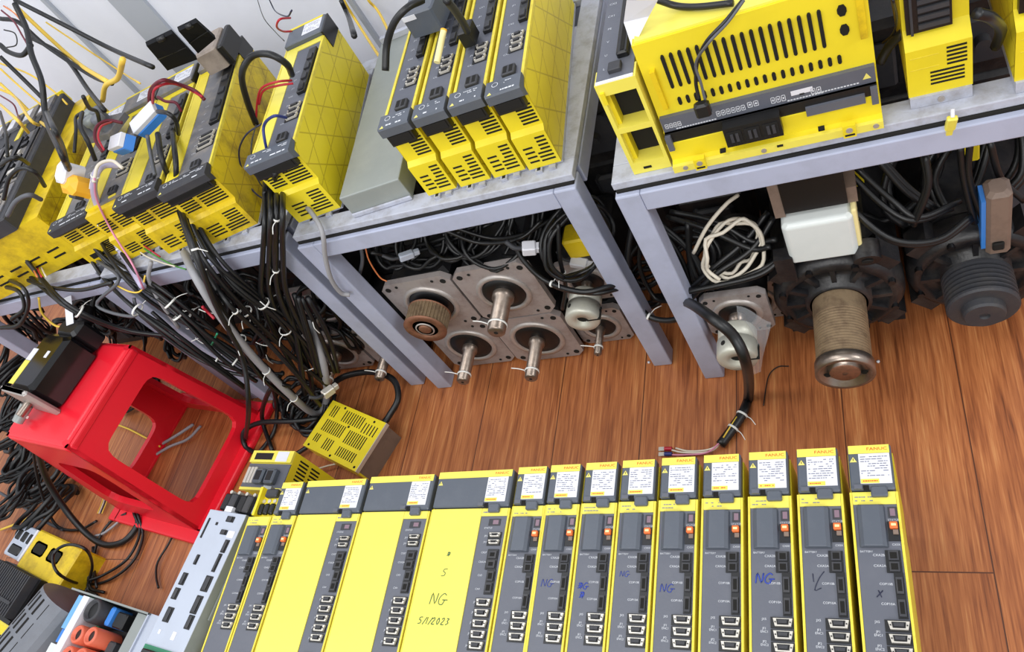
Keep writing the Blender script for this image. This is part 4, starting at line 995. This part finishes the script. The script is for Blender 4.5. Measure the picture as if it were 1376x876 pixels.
# under middle table
cable('black cable sweeping across the coupling motor under the middle table', [(690, 325, -.93), (705, 352, -.91), (735, 378, -.89), (780, 392, -.86), (815, 386, -.87), (840, 378, -.9)], .0052, ties=(.45,))
cable('black cable running beside the one that sweeps across the coupling motor', [(700, 345, -.92), (720, 368, -.90), (755, 388, -.88), (800, 394, -.86), (830, 388, -.88)], .0048)
coil('black cable coil hanging at the right under the middle table, white tie on it', (776, 325, -.93), .062, (.6, -1, .35), 4, .0042)
cable('black cable dropping from the hanging coil behind the coupling, middle table', [(750, 300, -.92), (752, 345, -.9), (760, 385, -.9), (756, 415, -.9)], .0045, ties=(.5,))
GM = 'black cables coiled along the top under the middle table'
for k, (px, py, rad) in enumerate(((640, 300, .07), (675, 298, .08), (610, 305, .06), (570, 318, .06), (535, 325, .05), (720, 292, .05), (655, 320, .055))):
    coil('black cable coil high under the middle table behind the flanged motors', (px, py, -1.0), rad, (.2, -.8, 1), 3, .0042, group=GM)
for q in ([(500, 330, -.96), (560, 335, -1.0), (640, 325, -1.0), (700, 330, -.96)], [(590, 310, -.96), (640, 328, -.95), (690, 322, -.95), (720, 300, -.98)], [(520, 345, -1.0), (580, 330, -.98), (660, 300, -1.0)]):
    cable('loose black cable high under the middle table', q, .0042, group='loose black cables high under the middle table', copies=2, spread=.02, jit=.006)
def plug(label, px, py, y, m, sz, rz, name='cable_connector'):
    p = pt((px, py, -y)); w, d, h = sz
    t = thing(name, label, 'connector', p, 0, rot=(R(10), R(20), rz)); MB(m).bbox(-w/2, w/2, -d/2, d/2, -h/2, h/2, .002).build('housing', t)
    b = MB([m, 'dark']); b.bbox(w/2, w/2+.012, -d*.35, d*.35, -h*.35, h*.35, .001, 0); b.tube([(-w/2, 0, 0), (-w/2-.015, 0, .004), (-w/2-.03, .01, .012)], min(d, h)*.25, 8, 1); b.build('strain_relief', t)
plug('white square cable connector under the middle table', 711, 333, .915, 'white', (.026, .022, .020), R(10))
plug('pale grey ribbed cable connector at upper left under the middle table', 546, 343, .92, 'chassis', (.030, .014, .014), R(35))
p = pt((776, 334, -.955)); tag(MB(['yellow_dirty']).bbox(p.x-.026, p.x+.026, p.y, p.y+.05, p.z-.026, p.z+.022, .004).build('encoder_cover'), 'yellow encoder cover behind the black coil at right under the middle table', 'cover')
plug('white flat connector on top of the small coupling motor', 778, 353, .95, 'white', (.034, .02, .014), R(-10))
for k, (px, py) in enumerate(((600, 297),)):
    p = pt((px, py, -1.0)); tag(MB('yellow_dirty').bbox(p.x-.02, p.x+.02, p.y, p.y+.03, p.z-.02, p.z+.02, .003).build('yellow_tag_box'), 'small yellow plastic piece among the coils under the middle table', 'plastic piece')
cable('orange wire hanging beside the double table legs, middle table', [(490, 328, -.92), (496, 350, -.92), (510, 372, -.92), (520, 378, -.92)], .0016, 'cable_orange')
cable('grey cable hanging inside the middle table behind its left leg', [(484, 325, -.93), (487, 350, -.93), (482, 372, -.93)], .004, 'cable_dgrey')

# ---- cables hanging at the left
T1 = [(232, 178, .73), (236, 215, .74), (240, 262, .68), (262, 330, .56)]
cable('black cable hanging from the oil stained drive down to the floor tangle, foremost', [(212, 180, .76), (218, 215, .75), (236, 262, .67), (262, 335, -.83), (290, 410, -.80), (325, 480, -.78), (334, 545, -.72), (330, 590, .03)], .0058, ties=(.45,), tiecol='tie')
cable('black cable hanging from the oil stained drive, beside the foremost one', T1+[(300, 400, -.82), (350, 450, -.82), (400, 505, -.80), (430, 545, .10)], .0055, ties=(.5, .62))
cable('thick grey cable hanging diagonally across the left table to the floor', [(222, 262, .66), (240, 320, .56), (262, 370, -.83), (300, 430, -.80), (350, 490, -.80), (395, 535, -.80), (424, 556, .02), (438, 540, .03), (437, 500, -.84), (425, 455, -.87), (416, 430, -.9)], .0088, 'cable_grey', ties=(.42, .5))
GL = 'black cables fanning down in front of the left table'
fan = [[(238, 275, .66), (268, 345, -.86), (320, 410, -.84), (380, 470, -.84), (440, 520, -.84)], [(243, 272, .66), (280, 345, -.87), (340, 400, -.86), (400, 450, -.86), (440, 500, -.86)], [(236, 280, .66), (262, 360, -.84), (310, 440, -.82), (345, 500, -.80), (400, 545, .08)],
       [(248, 270, .66), (300, 370, -.86), (370, 430, -.86), (410, 490, -.86), (420, 540, .05)], [(112, 312, .64), (150, 352, .58), (215, 392, -.84), (290, 450, -.82), (360, 500, -.82)], [(118, 315, .63), (160, 360, .57), (230, 410, -.84), (300, 480, -.80), (350, 510, -.8)],
       [(108, 310, .63), (140, 365, .56), (180, 410, -.83), (240, 450, -.80), (330, 520, -.78)], [(15, 325, .66), (50, 370, .60), (90, 410, -.84), (160, 440, -.85), (230, 450, -.86)], [(125, 300, .62), (170, 370, -.87), (230, 420, -.85), (320, 470, -.84), (400, 540, .10)],
       [(255, 430, -.84), (300, 470, -.82), (350, 505, -.80), (395, 520, -.8)], [(200, 420, -.86), (260, 470, -.84), (320, 500, -.82), (380, 505, -.82)]]
for q in fan: cable('black cable in the fan spreading down in front of the left table', q, .0045, group=GL, copies=2, spread=.016, jit=.003, ties=(.55,))
GH = 'black cables hanging straight down between two tables, tied'
hang = [(356, 258), (364, 250), (372, 246), (380, 248), (368, 256)]
for i, (a, b) in enumerate(hang):
    cable('black cable in the tied bundle hanging straight at the joint of two tables', [(a+2, b-24, .70), (a, b, .64), (a, b+40, -.868+.008*(i % 2)), (a-3+i, b+90, -.865), (a-4+3*i, b+145, -.865), (a+18+4*i, b+200, -.86), (a+50+4*i, b+255, -.85)], .0056, group=GH, ties=(.38, .6) if i == 2 else ())
for q in ([(395, 395, -.88), (410, 440, -.86), (425, 500, -.84)], [(405, 400, -.88), (430, 450, -.86), (450, 500, -.85)], [(385, 400, -.88), (400, 460, -.85), (410, 530, -.82)]):
    cable('black cable leaning among the motors left of the double table legs', q, .0055, group='cables leaning left of the double legs', copies=2, spread=.012)
cable('grey cable draped over the front edge, crossing the double table legs', [(395, 262, .60), (418, 285, .60), (433, 312, -.868), (437, 345, -.86), (445, 375, -.858), (458, 393, -.862), (470, 396, -.866)], .0048, 'cable_grey')
cable('lilac sleeved cable loom looping over the left table front', [(160, 222, .75), (140, 222, .77), (128, 236, .77), (127, 262, .73), (142, 300, .66), (170, 350, .58), (192, 385, -.84)], .0075, 'cable_lilac', ties=(.35, .62, .8))
cable('pink wire running along the lilac cable loom', [(127, 240, .785), (130, 268, .735), (150, 310, .66), (178, 355, -.845), (193, 388, -.835)], .0022, 'cable_pink')
cable('pale looped wire on top of the lilac loom', [(165, 226, .77), (150, 216, .785), (132, 222, .79), (126, 245, .78)], .0035, 'cable_white')
for i, (m, q) in enumerate((('cable_green', [(165, 310, .60), (195, 335, .585), (230, 355, .575), (250, 362, -.87)]), ('cable_white', [(168, 314, .60), (190, 340, .58), (215, 352, .575), (235, 358, -.87)]), ('cable_red', [(165, 306, .61), (180, 320, .60), (215, 345, .58)]), ('cable_yellow', [(150, 380, -.86), (175, 392, -.84), (190, 390, -.84), (195, 370, -.86)]))):
    cable('%s core wire fanning out below the dark drive cover on the left table' % m.split('_')[1], q, .0018, m)
for i, (m, a) in enumerate((('cable_orange', 8), ('cable_red', 14), ('cable_white', 20))):
    cable('%s core wire under the grey rack on the far left table' % m.split('_')[1], [(a, 325, .62), (a+10, 345, .60), (a+30, 352, .58), (a+42, 372, -.88)], .0020, m)
GF = 'dark cables crossing the front of the far left table'
for q in ([(8, 330, .62), (28, 355, .60), (50, 380, .58), (85, 410, -.85)], [(0, 345, .62), (40, 378, .58), (100, 390, -.86), (150, 380, .59)], [(0, 372, .59), (30, 385, -.88), (38, 410, -.86), (25, 436, -.84), (0, 440, -.84)], [(0, 385, .58), (25, 392, -.88), (32, 415, -.86), (15, 430, -.84)]):
    cable('dark cable crossing the front of the far left table', q, .0042, group=GF, copies=2, spread=.008)
cable('dark grey cable hanging along the left table front, curving to the right', [(130, 350, .58), (160, 375, -.86), (130, 410, -.84), (180, 425, -.82), (180, 400, -.85)], .0038, 'cable_dgrey')
cable('grey thin cable falling from the left table behind the stool', [(203, 352, -.87), (200, 375, -.86), (215, 405, -.85), (240, 440, -.84)], .0045, 'cable_grey')
cable('yellow cable hanging from the far left table behind the stool', [(52, 400, -.88), (56, 420, -.87), (72, 436, -.86), (85, 440, -.85)], .0028, 'cable_yellow')

# under-table clutter at the left
GC = 'black coils filling the space under the left tables'
random.seed(5)
for k in range(26):
    px = random.uniform(200, 480); py = 380+(px-200)*.05+random.uniform(-10, 90)
    coil('black cable coil in the heap under the left tables', (px, py, -random.uniform(.95, 1.05)), random.uniform(.03, .065), (random.uniform(-.8, .8), -1, random.uniform(.0, .9)), 3, random.choice((.003, .004, .005)), group=GC)
for k in range(16):
    px = random.uniform(0, 200); py = 425+random.uniform(-25, 30)+(200-px)*.02
    coil('black cable coil in the heap behind the red stool', (px, py, -random.uniform(.96, 1.05)), random.uniform(.04, .07), (random.uniform(-.8, .8), -1, random.uniform(.0, .9)), 3, random.choice((.003, .004, .006)), group='black coils behind the red stool')
for k in range(18):
    px = random.uniform(0, 75); py = random.uniform(470, 700)
    z = random.uniform(.02, .12)
    coil('black cable coil heaped on the floor left of the red stool', (px-15, py, z), random.uniform(.05, .09), (random.uniform(-.4, .4), random.uniform(-.4, .4), 1), 3, random.choice((.004, .005, .007)), group='black coils left of the red stool')
for k in range(10):
    px = random.uniform(130, 270); py = random.uniform(500, 640)
    if k < 4: px, py = random.uniform(140, 210), random.uniform(520, 580)
    else: continue
    coil('thin black coil on the floor seen through the stool opening', (px-20, py-20, .02), .06, (0, .2, 1), 3, .0035, group='coils seen through the stool')
for q, r, m in (([(172, 600, .01), (200, 585, .012), (222, 572, .012), (240, 560, .012)], .0045, 'cable_grey'), ([(182, 605, .012), (208, 590, .012), (232, 580, .012), (250, 562, .012)], .004, 'cable_grey')):
    cable('grey cable end lying on the floor inside the red stool', [(x+20, y+10, z) for x, y, z in q], r, m, group='grey cable ends inside the stool')
cable('yellow cable passing behind the red stool, seen through its opening', [(60, 610, .02), (140, 570, .02), (200, 590, .02), (215, 600, .02)], .0028, 'cable_yellow')
# floor cables left
cable('thick black motor cable dropping from the stool and looping on the floor', [(56, 545, .42), (52, 575, .36), (52, 610, .27), (66, 650, .16), (100, 700, .05), (135, 730, .012), (165, 728, .012), (185, 705, .012), (182, 688, .02)], .0085, name='motor_cable')
cable('thin black cable dropping beside the motor cable at the stool', [(50, 560, .38), (44, 600, .26), (55, 660, .10), (75, 705, .02), (105, 712, .01), (130, 700, .01)], .0040)
GO = 'black cable loops on the floor in front of the stool'
for q in ([(185, 690, .03), (192, 720, .01), (178, 755, .01), (145, 780, .01), (110, 785, .01), (78, 770, .17), (72, 745, .17), (90, 732, .17), (115, 738, .17), (124, 760, .05), (118, 790, .01), (130, 800, .01)], [(180, 690, .03), (188, 715, .012), (172, 750, .012), (140, 772, .012), (118, 780, .02)], [(125, 735, .01), (126, 770, .01), (112, 800, .01)], [(118, 770, .02), (122, 790, .01), (140, 796, .01)], [(170, 690, .02), (150, 700, .01), (135, 720, .01), (126, 750, .01), (130, 790, .01)]):
    cable('black cable looping on the wood floor in front of the red stool', q, .0038, group=GO)
cable('pale grey cable on the floor under the stool edge', [(175, 680, .01), (160, 700, .01), (140, 716, .01), (128, 720, .01)], .0035, 'cable_grey')
cable('yellow cable lying on the floor at left, behind the oily bracket', [(0, 712, .01), (30, 700, .01), (58, 682, .01), (75, 660, .01)], .0035, 'cable_yellow')
cable('dark grey cable lying across the floor at left', [(0, 662, .02), (30, 680, .01), (60, 700, .01), (85, 712, .01)], .0045, 'cable_dgrey')
cable('pale thin cable with connector on the floor left of the stool', [(0, 640, .03), (25, 645, .03), (60, 655, .02), (95, 640, .02)], .0035, 'cable_grey')
for i, m in enumerate(('cable_yellow', 'cable_white', 'cable_navy', 'cable_yellow')):
    cable('%s thin wire end poking out under the front of the stool' % m.split('_')[1] if i < 3 else 'second yellow thin wire end poking out under the stool', [(140+2*i, 655, .02), (138+2*i, 672, .01), (131+2*i, 690, .01)], .0016, m)
o = MB(['dark', 'metalc']).bbox(-.016, .016, -.012, .012, 0, .016, .002, 0).cyl((.014, -.012, .008), (.02, -.026, .006), .0035, seg=8, m=1).build('cable_connector', loc=at(232, 712, .0)); tag(o, 'small black plug on the floor between the red stool and the grey chassis', 'connector')
cable('thin black cable arching from the small black plug down beside the grey chassis', [(205, 670, .04), (222, 690, .02), (236, 705, .01), (228, 728, .01), (212, 755, .01), (210, 775, .01), (213, 790, .01)], .0028)
# between stool and chassis / yellow box
cable('thick black cable looping right of the stool by the small yellow drive', [(428, 562, .03), (395, 566, .05), (350, 568, .06), (328, 580, .05), (330, 600, .02), (350, 612, .01)], .0068)
cable('black cable standing in a loop right of the stool', [(345, 612, .01), (368, 580, .01), (372, 545, .05), (368, 520, -.82), (380, 500, -.84)], .0055)
cable('black cable rising right of the stool into the tangle', [(366, 606, .01), (352, 560, .04), (362, 525, -.80), (375, 515, -.82)], .0060)
cable('black cable passing behind the small slotted yellow box', [(395, 612, .02), (420, 595, .02), (440, 570, .02), (450, 530, .03)], .0058)
cable('thick black cable arching behind the slotted yellow box to its right side', [(440, 520, .05), (465, 505, .06), (500, 500, .06), (528, 510, .06), (535, 535, .05), (522, 560, .04), (516, 568, .04)], .0080, ties=())
cable('white wire ends poking out in front of the slotted yellow box', [(420, 632, .02), (440, 626, .02), (458, 622, .02)], .0022, 'cable_white')
for k in range(5): coil('black cable coil on the floor between stool and slotted yellow box', (392+8*k, 528+8*k, .03), .045, (.3, -.2, 1), 2, .0055, group='coils between stool and slotted box')
plug('silver round cable connector near the slotted yellow box', 441, 526, .80, 'metalc', (.03, .018, .018), R(60))

# ---- cables above the left drives, in front of the wall
up = [('thick black cable running diagonally along the wall from the top left corner', [(20, 0, -1.55), (95, 38, -1.5), (150, 66, -1.45), (205, 90, .80)], .0060, 'cable'),
 ('black cable dropping in a curve over the grey rack', [(20, 5, -1.45), (36, 40, -1.40), (42, 72, -1.34), (56, 110, -1.28), (62, 160, -1.2), (80, 200, .85), (92, 226, .80)], .0068, 'cable'),
 ('black cable looping left from the top left corner', [(42, 60, -1.36), (30, 74, -1.36), (12, 70, -1.38), (0, 60, -1.4)], .0060, 'cable'),
 ('black cable crossing the wall behind the grey rack', [(0, 76, -1.5), (30, 105, -1.48), (55, 130, -1.45), (70, 146, -1.40)], .0055, 'cable'),
 ('black cable leading down to the round connectors on the left table', [(40, 50, -1.5), (85, 75, -1.45), (118, 120, -1.3), (140, 148, .82)], .0055, 'cable'),
 ('thin black cable at the far left edge', [(0, 150, -1.4), (8, 180, -1.2), (10, 210, .80)], .0040, 'cable'),
 ('dark cable curling over the grey rack from the left edge', [(0, 222, .85), (12, 214, .86), (25, 212, .85), (38, 220, .80)], .0045, 'cable'),
 ('thick yellow cable running diagonally across the wall', [(18, 5, -1.5), (60, 45, -1.48), (105, 85, -1.42), (145, 110, .86)], .0050, 'cable_yellow'),
 ('yellow cable rising from the left drives and bending down', [(165, 80, .95), (158, 105, .88), (142, 115, .85), (138, 135, .80)], .0055, 'cable_yellow'),
 ('yellow cable at lower left above the grey rack', [(0, 112, -1.5), (25, 135, -1.45), (50, 160, -1.4), (70, 175, .83)], .0040, 'cable_yellow'),
 ('thin yellow cable parallel to it higher on the wall', [(0, 85, -1.55), (40, 100, -1.5), (75, 125, -1.45), (90, 140, -1.4)], .0026, 'cable_yellow'),
 ('thin yellow cable near the left edge', [(0, 92, -1.5), (25, 115, -1.48), (60, 145, -1.4)], .0026, 'cable_yellow'),
 ('maroon wire curling at the left edge above the rack', [(0, 128, -1.5), (18, 140, -1.45), (24, 155, -1.4), (30, 168, .83)], .0022, 'cable_maroon'),
 ('lower yellow cable leaving the left edge toward the rack', [(0, 120, -1.5), (20, 130, -1.45), (40, 160, .88), (52, 168, .84)], .0035, 'cable_yellow'),
 ('thin black wire loop at the top left corner', [(5, 40, -1.5), (20, 45, -1.5), (22, 60, -1.48), (8, 64, -1.48)], .0016, 'cable'),
 ('yellow cable behind the tall single drive, left strand', [(455, -25, -1.7), (462, 0, -1.69), (485, 38, -1.66), (520, 92, .60)], .0036, 'cable_yellow'),
 ('yellow cable behind the tall single drive, right strand', [(485, -25, -1.7), (495, 0, -1.69), (510, 18, -1.66), (540, 80, .60)], .0036, 'cable_yellow'),
 ('black cable behind the tall single drive', [(458, 0, -1.55), (468, 22, -1.5), (476, 48, .82)], .0055, 'cable'),
 ('thin blue wire hanging on the wall above the tall single drive', [(362, 0, -1.5), (370, 15, -1.45), (385, 22, .9), (392, 14, .95)], .0014, 'cable_navy'),
 ('thin black wire hanging on the wall left of the tall single drive', [(346, 0, -1.6), (355, 25, -1.5), (372, 45, -1.42), (382, 55, .80)], .0010, 'cable'),
 ('small red wire loop at the back of the tall single drive', [(390, 24, .84), (376, 26, .86), (372, 36, .84), (380, 42, .80), (392, 42, .78)], .0020, 'cable_red'),
 ('thick black cable arching left out of the tall single drive', [(392, 100, .75), (385, 86, .79), (362, 73, .82), (338, 76, .82), (325, 100, .80), (332, 135, .74), (344, 166, .68)], .0065, 'cable'),
 ('red wire pair leaving the tall single drive to the left', [(392, 108, .75), (372, 110, .77), (352, 118, .76), (346, 135, .73), (344, 160, .69)], .0022, 'cable_red'),
 ('second red wire leaving the tall single drive, with white tie', [(394, 112, .75), (374, 115, .76), (354, 122, .75), (348, 140, .72)], .0022, 'cable_red'),
 ('thin navy wire looping low left of the tall single drive', [(352, 166, .72), (330, 182, .71), (321, 208, .67), (332, 245, .62), (352, 266, .60), (370, 262, .62), (372, 240, .66)], .0018, 'cable_navy'),
 ('blue wires arching over the cover of the tall single drive', [(385, 158, .76), (368, 156, .78), (355, 168, .76), (356, 190, .74), (366, 230, .68), (370, 262, .62)], .0028, 'cable_blue'),
 ('thin dark wire hanging in front of the tall single drive cover', [(344, 168, .73), (338, 195, .74), (340, 225, .70), (352, 250, .64), (368, 262, .61)], .0014, 'cable'),
 ('pale wire at the terminals of the tall single drive', [(352, 225, .70), (362, 232, .68), (375, 238, .66), (395, 262, .60)], .0022, 'cable_white'),
 ('maroon wire harness arching over the oil stained drive', [(201, 145, .78), (202, 122, .82), (218, 108, .84), (240, 113, .80), (262, 122, .77), (275, 134, .75)], .0038, 'cable_maroon'),
 ('crimson wire harness beside the maroon one', [(205, 142, .79), (208, 120, .83), (228, 112, .82), (250, 118, .78), (272, 130, .76)], .0028, 'cable_red'),
 ('second maroon harness ending in a white plug', [(212, 130, .79), (222, 136, .78), (236, 138, .77), (244, 150, .75)], .0032, 'cable_maroon'),
 ('maroon wires curving up to the left of the blue relay', [(138, 204, .78), (128, 188, .80), (130, 170, .81), (145, 162, .80), (165, 165, .78)], .0034, 'cable_maroon'),
 ('crimson wire beside the maroon wires at the blue relay', [(140, 202, .79), (132, 185, .81), (136, 170, .82), (150, 164, .80)], .0022, 'cable_red'),
 ('black cable rising from the yellow and white plug', [(92, 228, .80), (85, 200, .86), (72, 172, .95), (62, 150, -1.25)], .0048, 'cable'),
 ('second black cable rising beside the yellow and white plug', [(128, 215, .78), (118, 190, .82), (108, 170, .84), (110, 152, .84)], .0048, 'cable'),
 ('black cable curving on the leftmost yellow drive', [(100, 205, .78), (102, 175, .80), (102, 158, .80), (112, 150, .80)], .0036, 'cable'),
 ('black cable from the top of the four drives curving down their left side', [(568, 0, .82), (548, 10, .83), (530, 30, .82), (520, 60, .79), (518, 95, .76)], .0062, 'cable'),
 ('thick black cable coming down between the second and third of the four drives', [(600, 0, .88), (612, 15, .84), (622, 30, .80), (628, 42, .77)], .0060, 'cable'),
 ('thin black cable lying over the wide yellow drive and its slots', [(998, 0, .80), (975, 28, .79), (950, 55, .775), (938, 80, -.845), (935, 110, -.843), (940, 135, -.838)], .0024, 'cable'),
 ('second thin cable strand over the slots of the wide yellow drive', [(1000, 0, .805), (978, 30, .79), (952, 58, .78), (935, 85, -.842), (942, 112, -.840), (948, 136, -.836)], .0018, 'cable_dgrey'),
 ('black cable lying on top of the wide yellow drive', [(884, 0, .80), (910, 8, .785), (940, 9, .785), (985, 4, .785)], .0045, 'cable'),
 ('black cable behind the narrow vented drive at right', [(1182, 85, .62), (1195, 62, .64), (1212, 45, .66), (1222, 38, .66)], .0060, 'cable'),
 ('thin wire in the gap right of the wide yellow drive', [(1200, 0, .80), (1205, 25, .72), (1200, 45, .66), (1186, 58, .62)], .0014, 'cable'),
 ('thick black cable curving right of the narrow vented drive', [(1312, 18, .74), (1332, 24, .72), (1345, 40, .66), (1338, 62, .60)], .0065, 'cable')]
up += [('dark loom running out of the top left corner along the wall', [(0, 25, -1.5), (25, 30, -1.48), (60, 60, -1.44), (120, 100, -1.36), (150, 112, .84)], .0055, 'cable'),
 ('thin orange wire from the top left corner', [(5, 8, -1.5), (22, 20, -1.47), (34, 40, -1.42), (38, 62, -1.38)], .0020, 'cable_orange'),
 ('thin pale wire from the top left corner', [(10, 10, -1.5), (27, 22, -1.46), (38, 44, -1.41), (40, 66, -1.37)], .0020, 'cable_white'),
 ('thin maroon wire from the top left corner', [(2, 14, -1.5), (18, 28, -1.46), (30, 48, -1.41), (37, 60, -1.38)], .0022, 'cable_maroon'),
 ('thin yellow cable across the wall between two black ones', [(62, 30, -1.55), (110, 62, -1.5), (165, 98, -1.46), (188, 112, .84)], .0022, 'cable_yellow'),
 ('yellow cable low at the left edge above the rack', [(0, 140, -1.45), (22, 160, .92), (38, 178, .84)], .0034, 'cable_yellow'),
 ('black cable bent over the sockets of the grey rack', [(5, 268, .80), (12, 240, .83), (28, 226, .84), (48, 232, .82), (60, 250, .77)], .0045, 'cable'),
 ('grey ribbed cable lying among the sockets of the grey rack', [(10, 290, .78), (22, 270, .80), (40, 262, .80), (55, 268, .77)], .0050, 'cable_dgrey'),
 ('dark cable ending in the round connectors on the left drives', [(112, 130, .90), (120, 145, .86), (130, 150, .82), (134, 165, .79)], .0042, 'cable'),
 ('black cable curling between relay and oil stained drive', [(212, 150, .79), (225, 152, .80), (236, 162, .78), (240, 180, .74)], .0045, 'cable'),
 ('dark grey cable falling from the relay to the drive cover', [(198, 182, .78), (202, 205, .75), (208, 235, .73)], .0040, 'cable_dgrey')]
for lab, q, r, m in up: cable(lab, q, r, m)
p = pt((944, 145, -.832)); tag(MB(['black']).bbox(p.x-.010, p.x+.010, p.y-.008, p.y+.006, p.z-.010, p.z+.010, .003).build('cable_connector'), 'small black plug dangling at the printed strip of the wide yellow drive', 'connector')
# yellow jumper rod and dark plug cover on the group of four
a, b = pt((596, 42, .775)), pt((587, 84, .755)); t = thing('jumper_rod', 'short pale yellow rod lying across the second of the four side by side drives', 'rod', a); mb = MB('cream'); mb.cyl((0, 0, 0), b-a, .0052, seg=14); mb.build('sleeve', t); mb = MB('amber'); mb.cyl((0, 0, 0), (a-b)*.05, .0056, seg=14); mb.build('end_ring', t)
p = at(580, 40, .745); t = thing('cover_block', 'dark grey plug block clipped over the first two of the four drives', 'plug', (p.x-.028, p.y-.005, .742), R(-2)); MB(['cover']).bbox(-.010, .052, 0, .17, 0, .045, .003, 0).build('housing', t); MB('white').box(-.008, .018, -.001, .0, .034, .043).build('sticker', t)
p = at(628, 46, .75); tag(MB(['black', 'dark']).bbox(p.x-.010, p.x+.012, p.y-.016, p.y+.02, .736, .764, .002).build('cable_plug'), 'black plug pushed into the third of the four side by side drives', 'plug')
# pieces on the left drives
for i, (px, py, ang, lab) in enumerate(((160, 192, -20, 'blue relay with white face, lower left of the two on the left drives'), (196, 160, 25, 'blue relay with white face, upper right of the two, under the maroon harness'))):
    p = at(px, py, .78); t = thing('relay', lab, 'relay', p, 0, rot=(R(25), R(-12), R(ang)))
    MB('blue').bbox(-.036, .036, -.016, .016, -.02, .0, .002).build('base', t); MB(['white', 'print']).bbox(-.036, .036, -.014, .016, .0, .010, .001, 0).build('cover', t)
p = at(100, 243, .77); t = thing('power_plug', 'yellow and white power plug hanging upright on the left table drives', 'plug', p, 0, rot=(R(28), R(8), R(-20)))
MB(['amber']).bbox(-.028, .028, -.03, .012, -.028, .018, .010).build('housing', t); MB(['white']).bbox(-.030, .004, -.012, .034, -.016, .028, .006).build('face', t); MB(['dark']).bbox(-.004, .02, -.036, -.028, -.016, .004, .002).build('clip', t)
for i, (c4, lab) in enumerate((([(197, 62), (232, 45), (265, 80), (225, 95)], 'black flat hinged cover standing open against the wall, left of two'), ([(240, 42), (265, 30), (290, 52), (266, 72)], 'black flat hinged cover standing open against the wall, right of two'))):
    hh = [.90, .90, .80, .80]; P = [at(a, b, h) for (a, b), h in zip(c4, hh)]
    t = thing('hinged_cover', lab, 'cover', (0, 0, 0)); n = (P[1]-P[0]).cross(P[3]-P[0]).normalized()*.008
    mb = MB('lid'); mb.add(P+[q+n for q in P], [(0, 1, 2, 3), (7, 6, 5, 4), (0, 4, 5, 1), (1, 5, 6, 2), (2, 6, 7, 3), (3, 7, 4, 0)]); mb.build('plate', t)
    e0 = P[0].lerp(P[1], .45); e1 = P[0].lerp(P[1], .7); mb = MB('black'); mb.tube([e0, e1], .005, 6, sub=1); mb.build('hinge', t)
    m0, m1 = P[0].lerp(P[3], .5), P[1].lerp(P[2], .5); mb = MB('black'); mb.tube([m0-n*.1, m1-n*.1], .0012, 5, sub=1); mb.build('seam', t)
p = at(296, 75, .745); t = thing('filter_block', 'dusty beige block on the back of the oil stained drive', 'block', (p.x, p.y, .7325), R(12)); MB(['brownplug']).bbox(-.03, .024, -.04, .05, 0, .05, .004).build('body', t); MB('black').bbox(.025, .04, -.035, .055, 0, .045, .003).build('end_plate', t)
p = at(118, 160, .78); t = thing('connector_cluster', 'cluster of pale grey round connectors on the left table drives', 'connectors', (p.x, p.y, .745), R(-8))
for i in range(5):
    mb = MB(['heatsink', 'chassis_side']); x, y = (i % 3)*.03-.03, (i//3)*.03; mb.lathe([(.013, 0), (.013, .02), (.016, .022), (.016, .034), (.012, .038), (.0001, .038)], Matrix.Translation((x, y, 0)), 16, i % 2); mb.build('connector', t)
MB('panel_dirty').box(-.05, .05, -.02, .05, -.015, 0).build('base', t)
# white paper hanging at the fan housing drive
P = [at(842, 0, .83), at(884, 0, .83), at(872, 22, .80), at(850, 66, .765), at(838, 30, .79)]
mb = MB('white'); mb.add(P, [(0, 1, 2, 3, 4)]); tag(mb.build('paper_sheet'), 'white paper sheet hanging over the drive with two fan openings', 'paper')
# green tie and red-white wire bits
cable('green cable tie among the cables in front of the left table', [(292, 448, -.82), (288, 456, -.82), (284, 464, -.82)], .0022, 'tie_green', name='loose_tie', cat='tie')
cable('red ended wire bit among the cables in front of the left table', [(272, 412, -.83), (280, 420, -.83), (288, 428, -.82)], .0034, 'cable_red')
random.seed(9)
for k in range(14):
    px, py = random.uniform(250, 440), random.uniform(390, 510); a = pt((px, py, -.84)); d = Vector((random.uniform(-1, 1), random.uniform(-.3, .1), random.uniform(-1, 1))).normalized()*.02
    tag(MB('tie').tube([a-d, a+Vector((0, -.004, .003)), a+d], .0011, 5).build('cable_tie'), 'small white cable tie end sticking out of the black tangle', 'tie', 'white tie ends in the tangle')
for px, py in ((872, 487), (1180, 486)):
    tag(MB('white').lathe([(.003, 0), (.003, .002), (.0001, .003)], Matrix.Translation(at(px, py, .001)), 8).build('paper_scrap'), 'tiny white scrap on the wood floor', 'scrap', 'tiny white scraps on the floor')
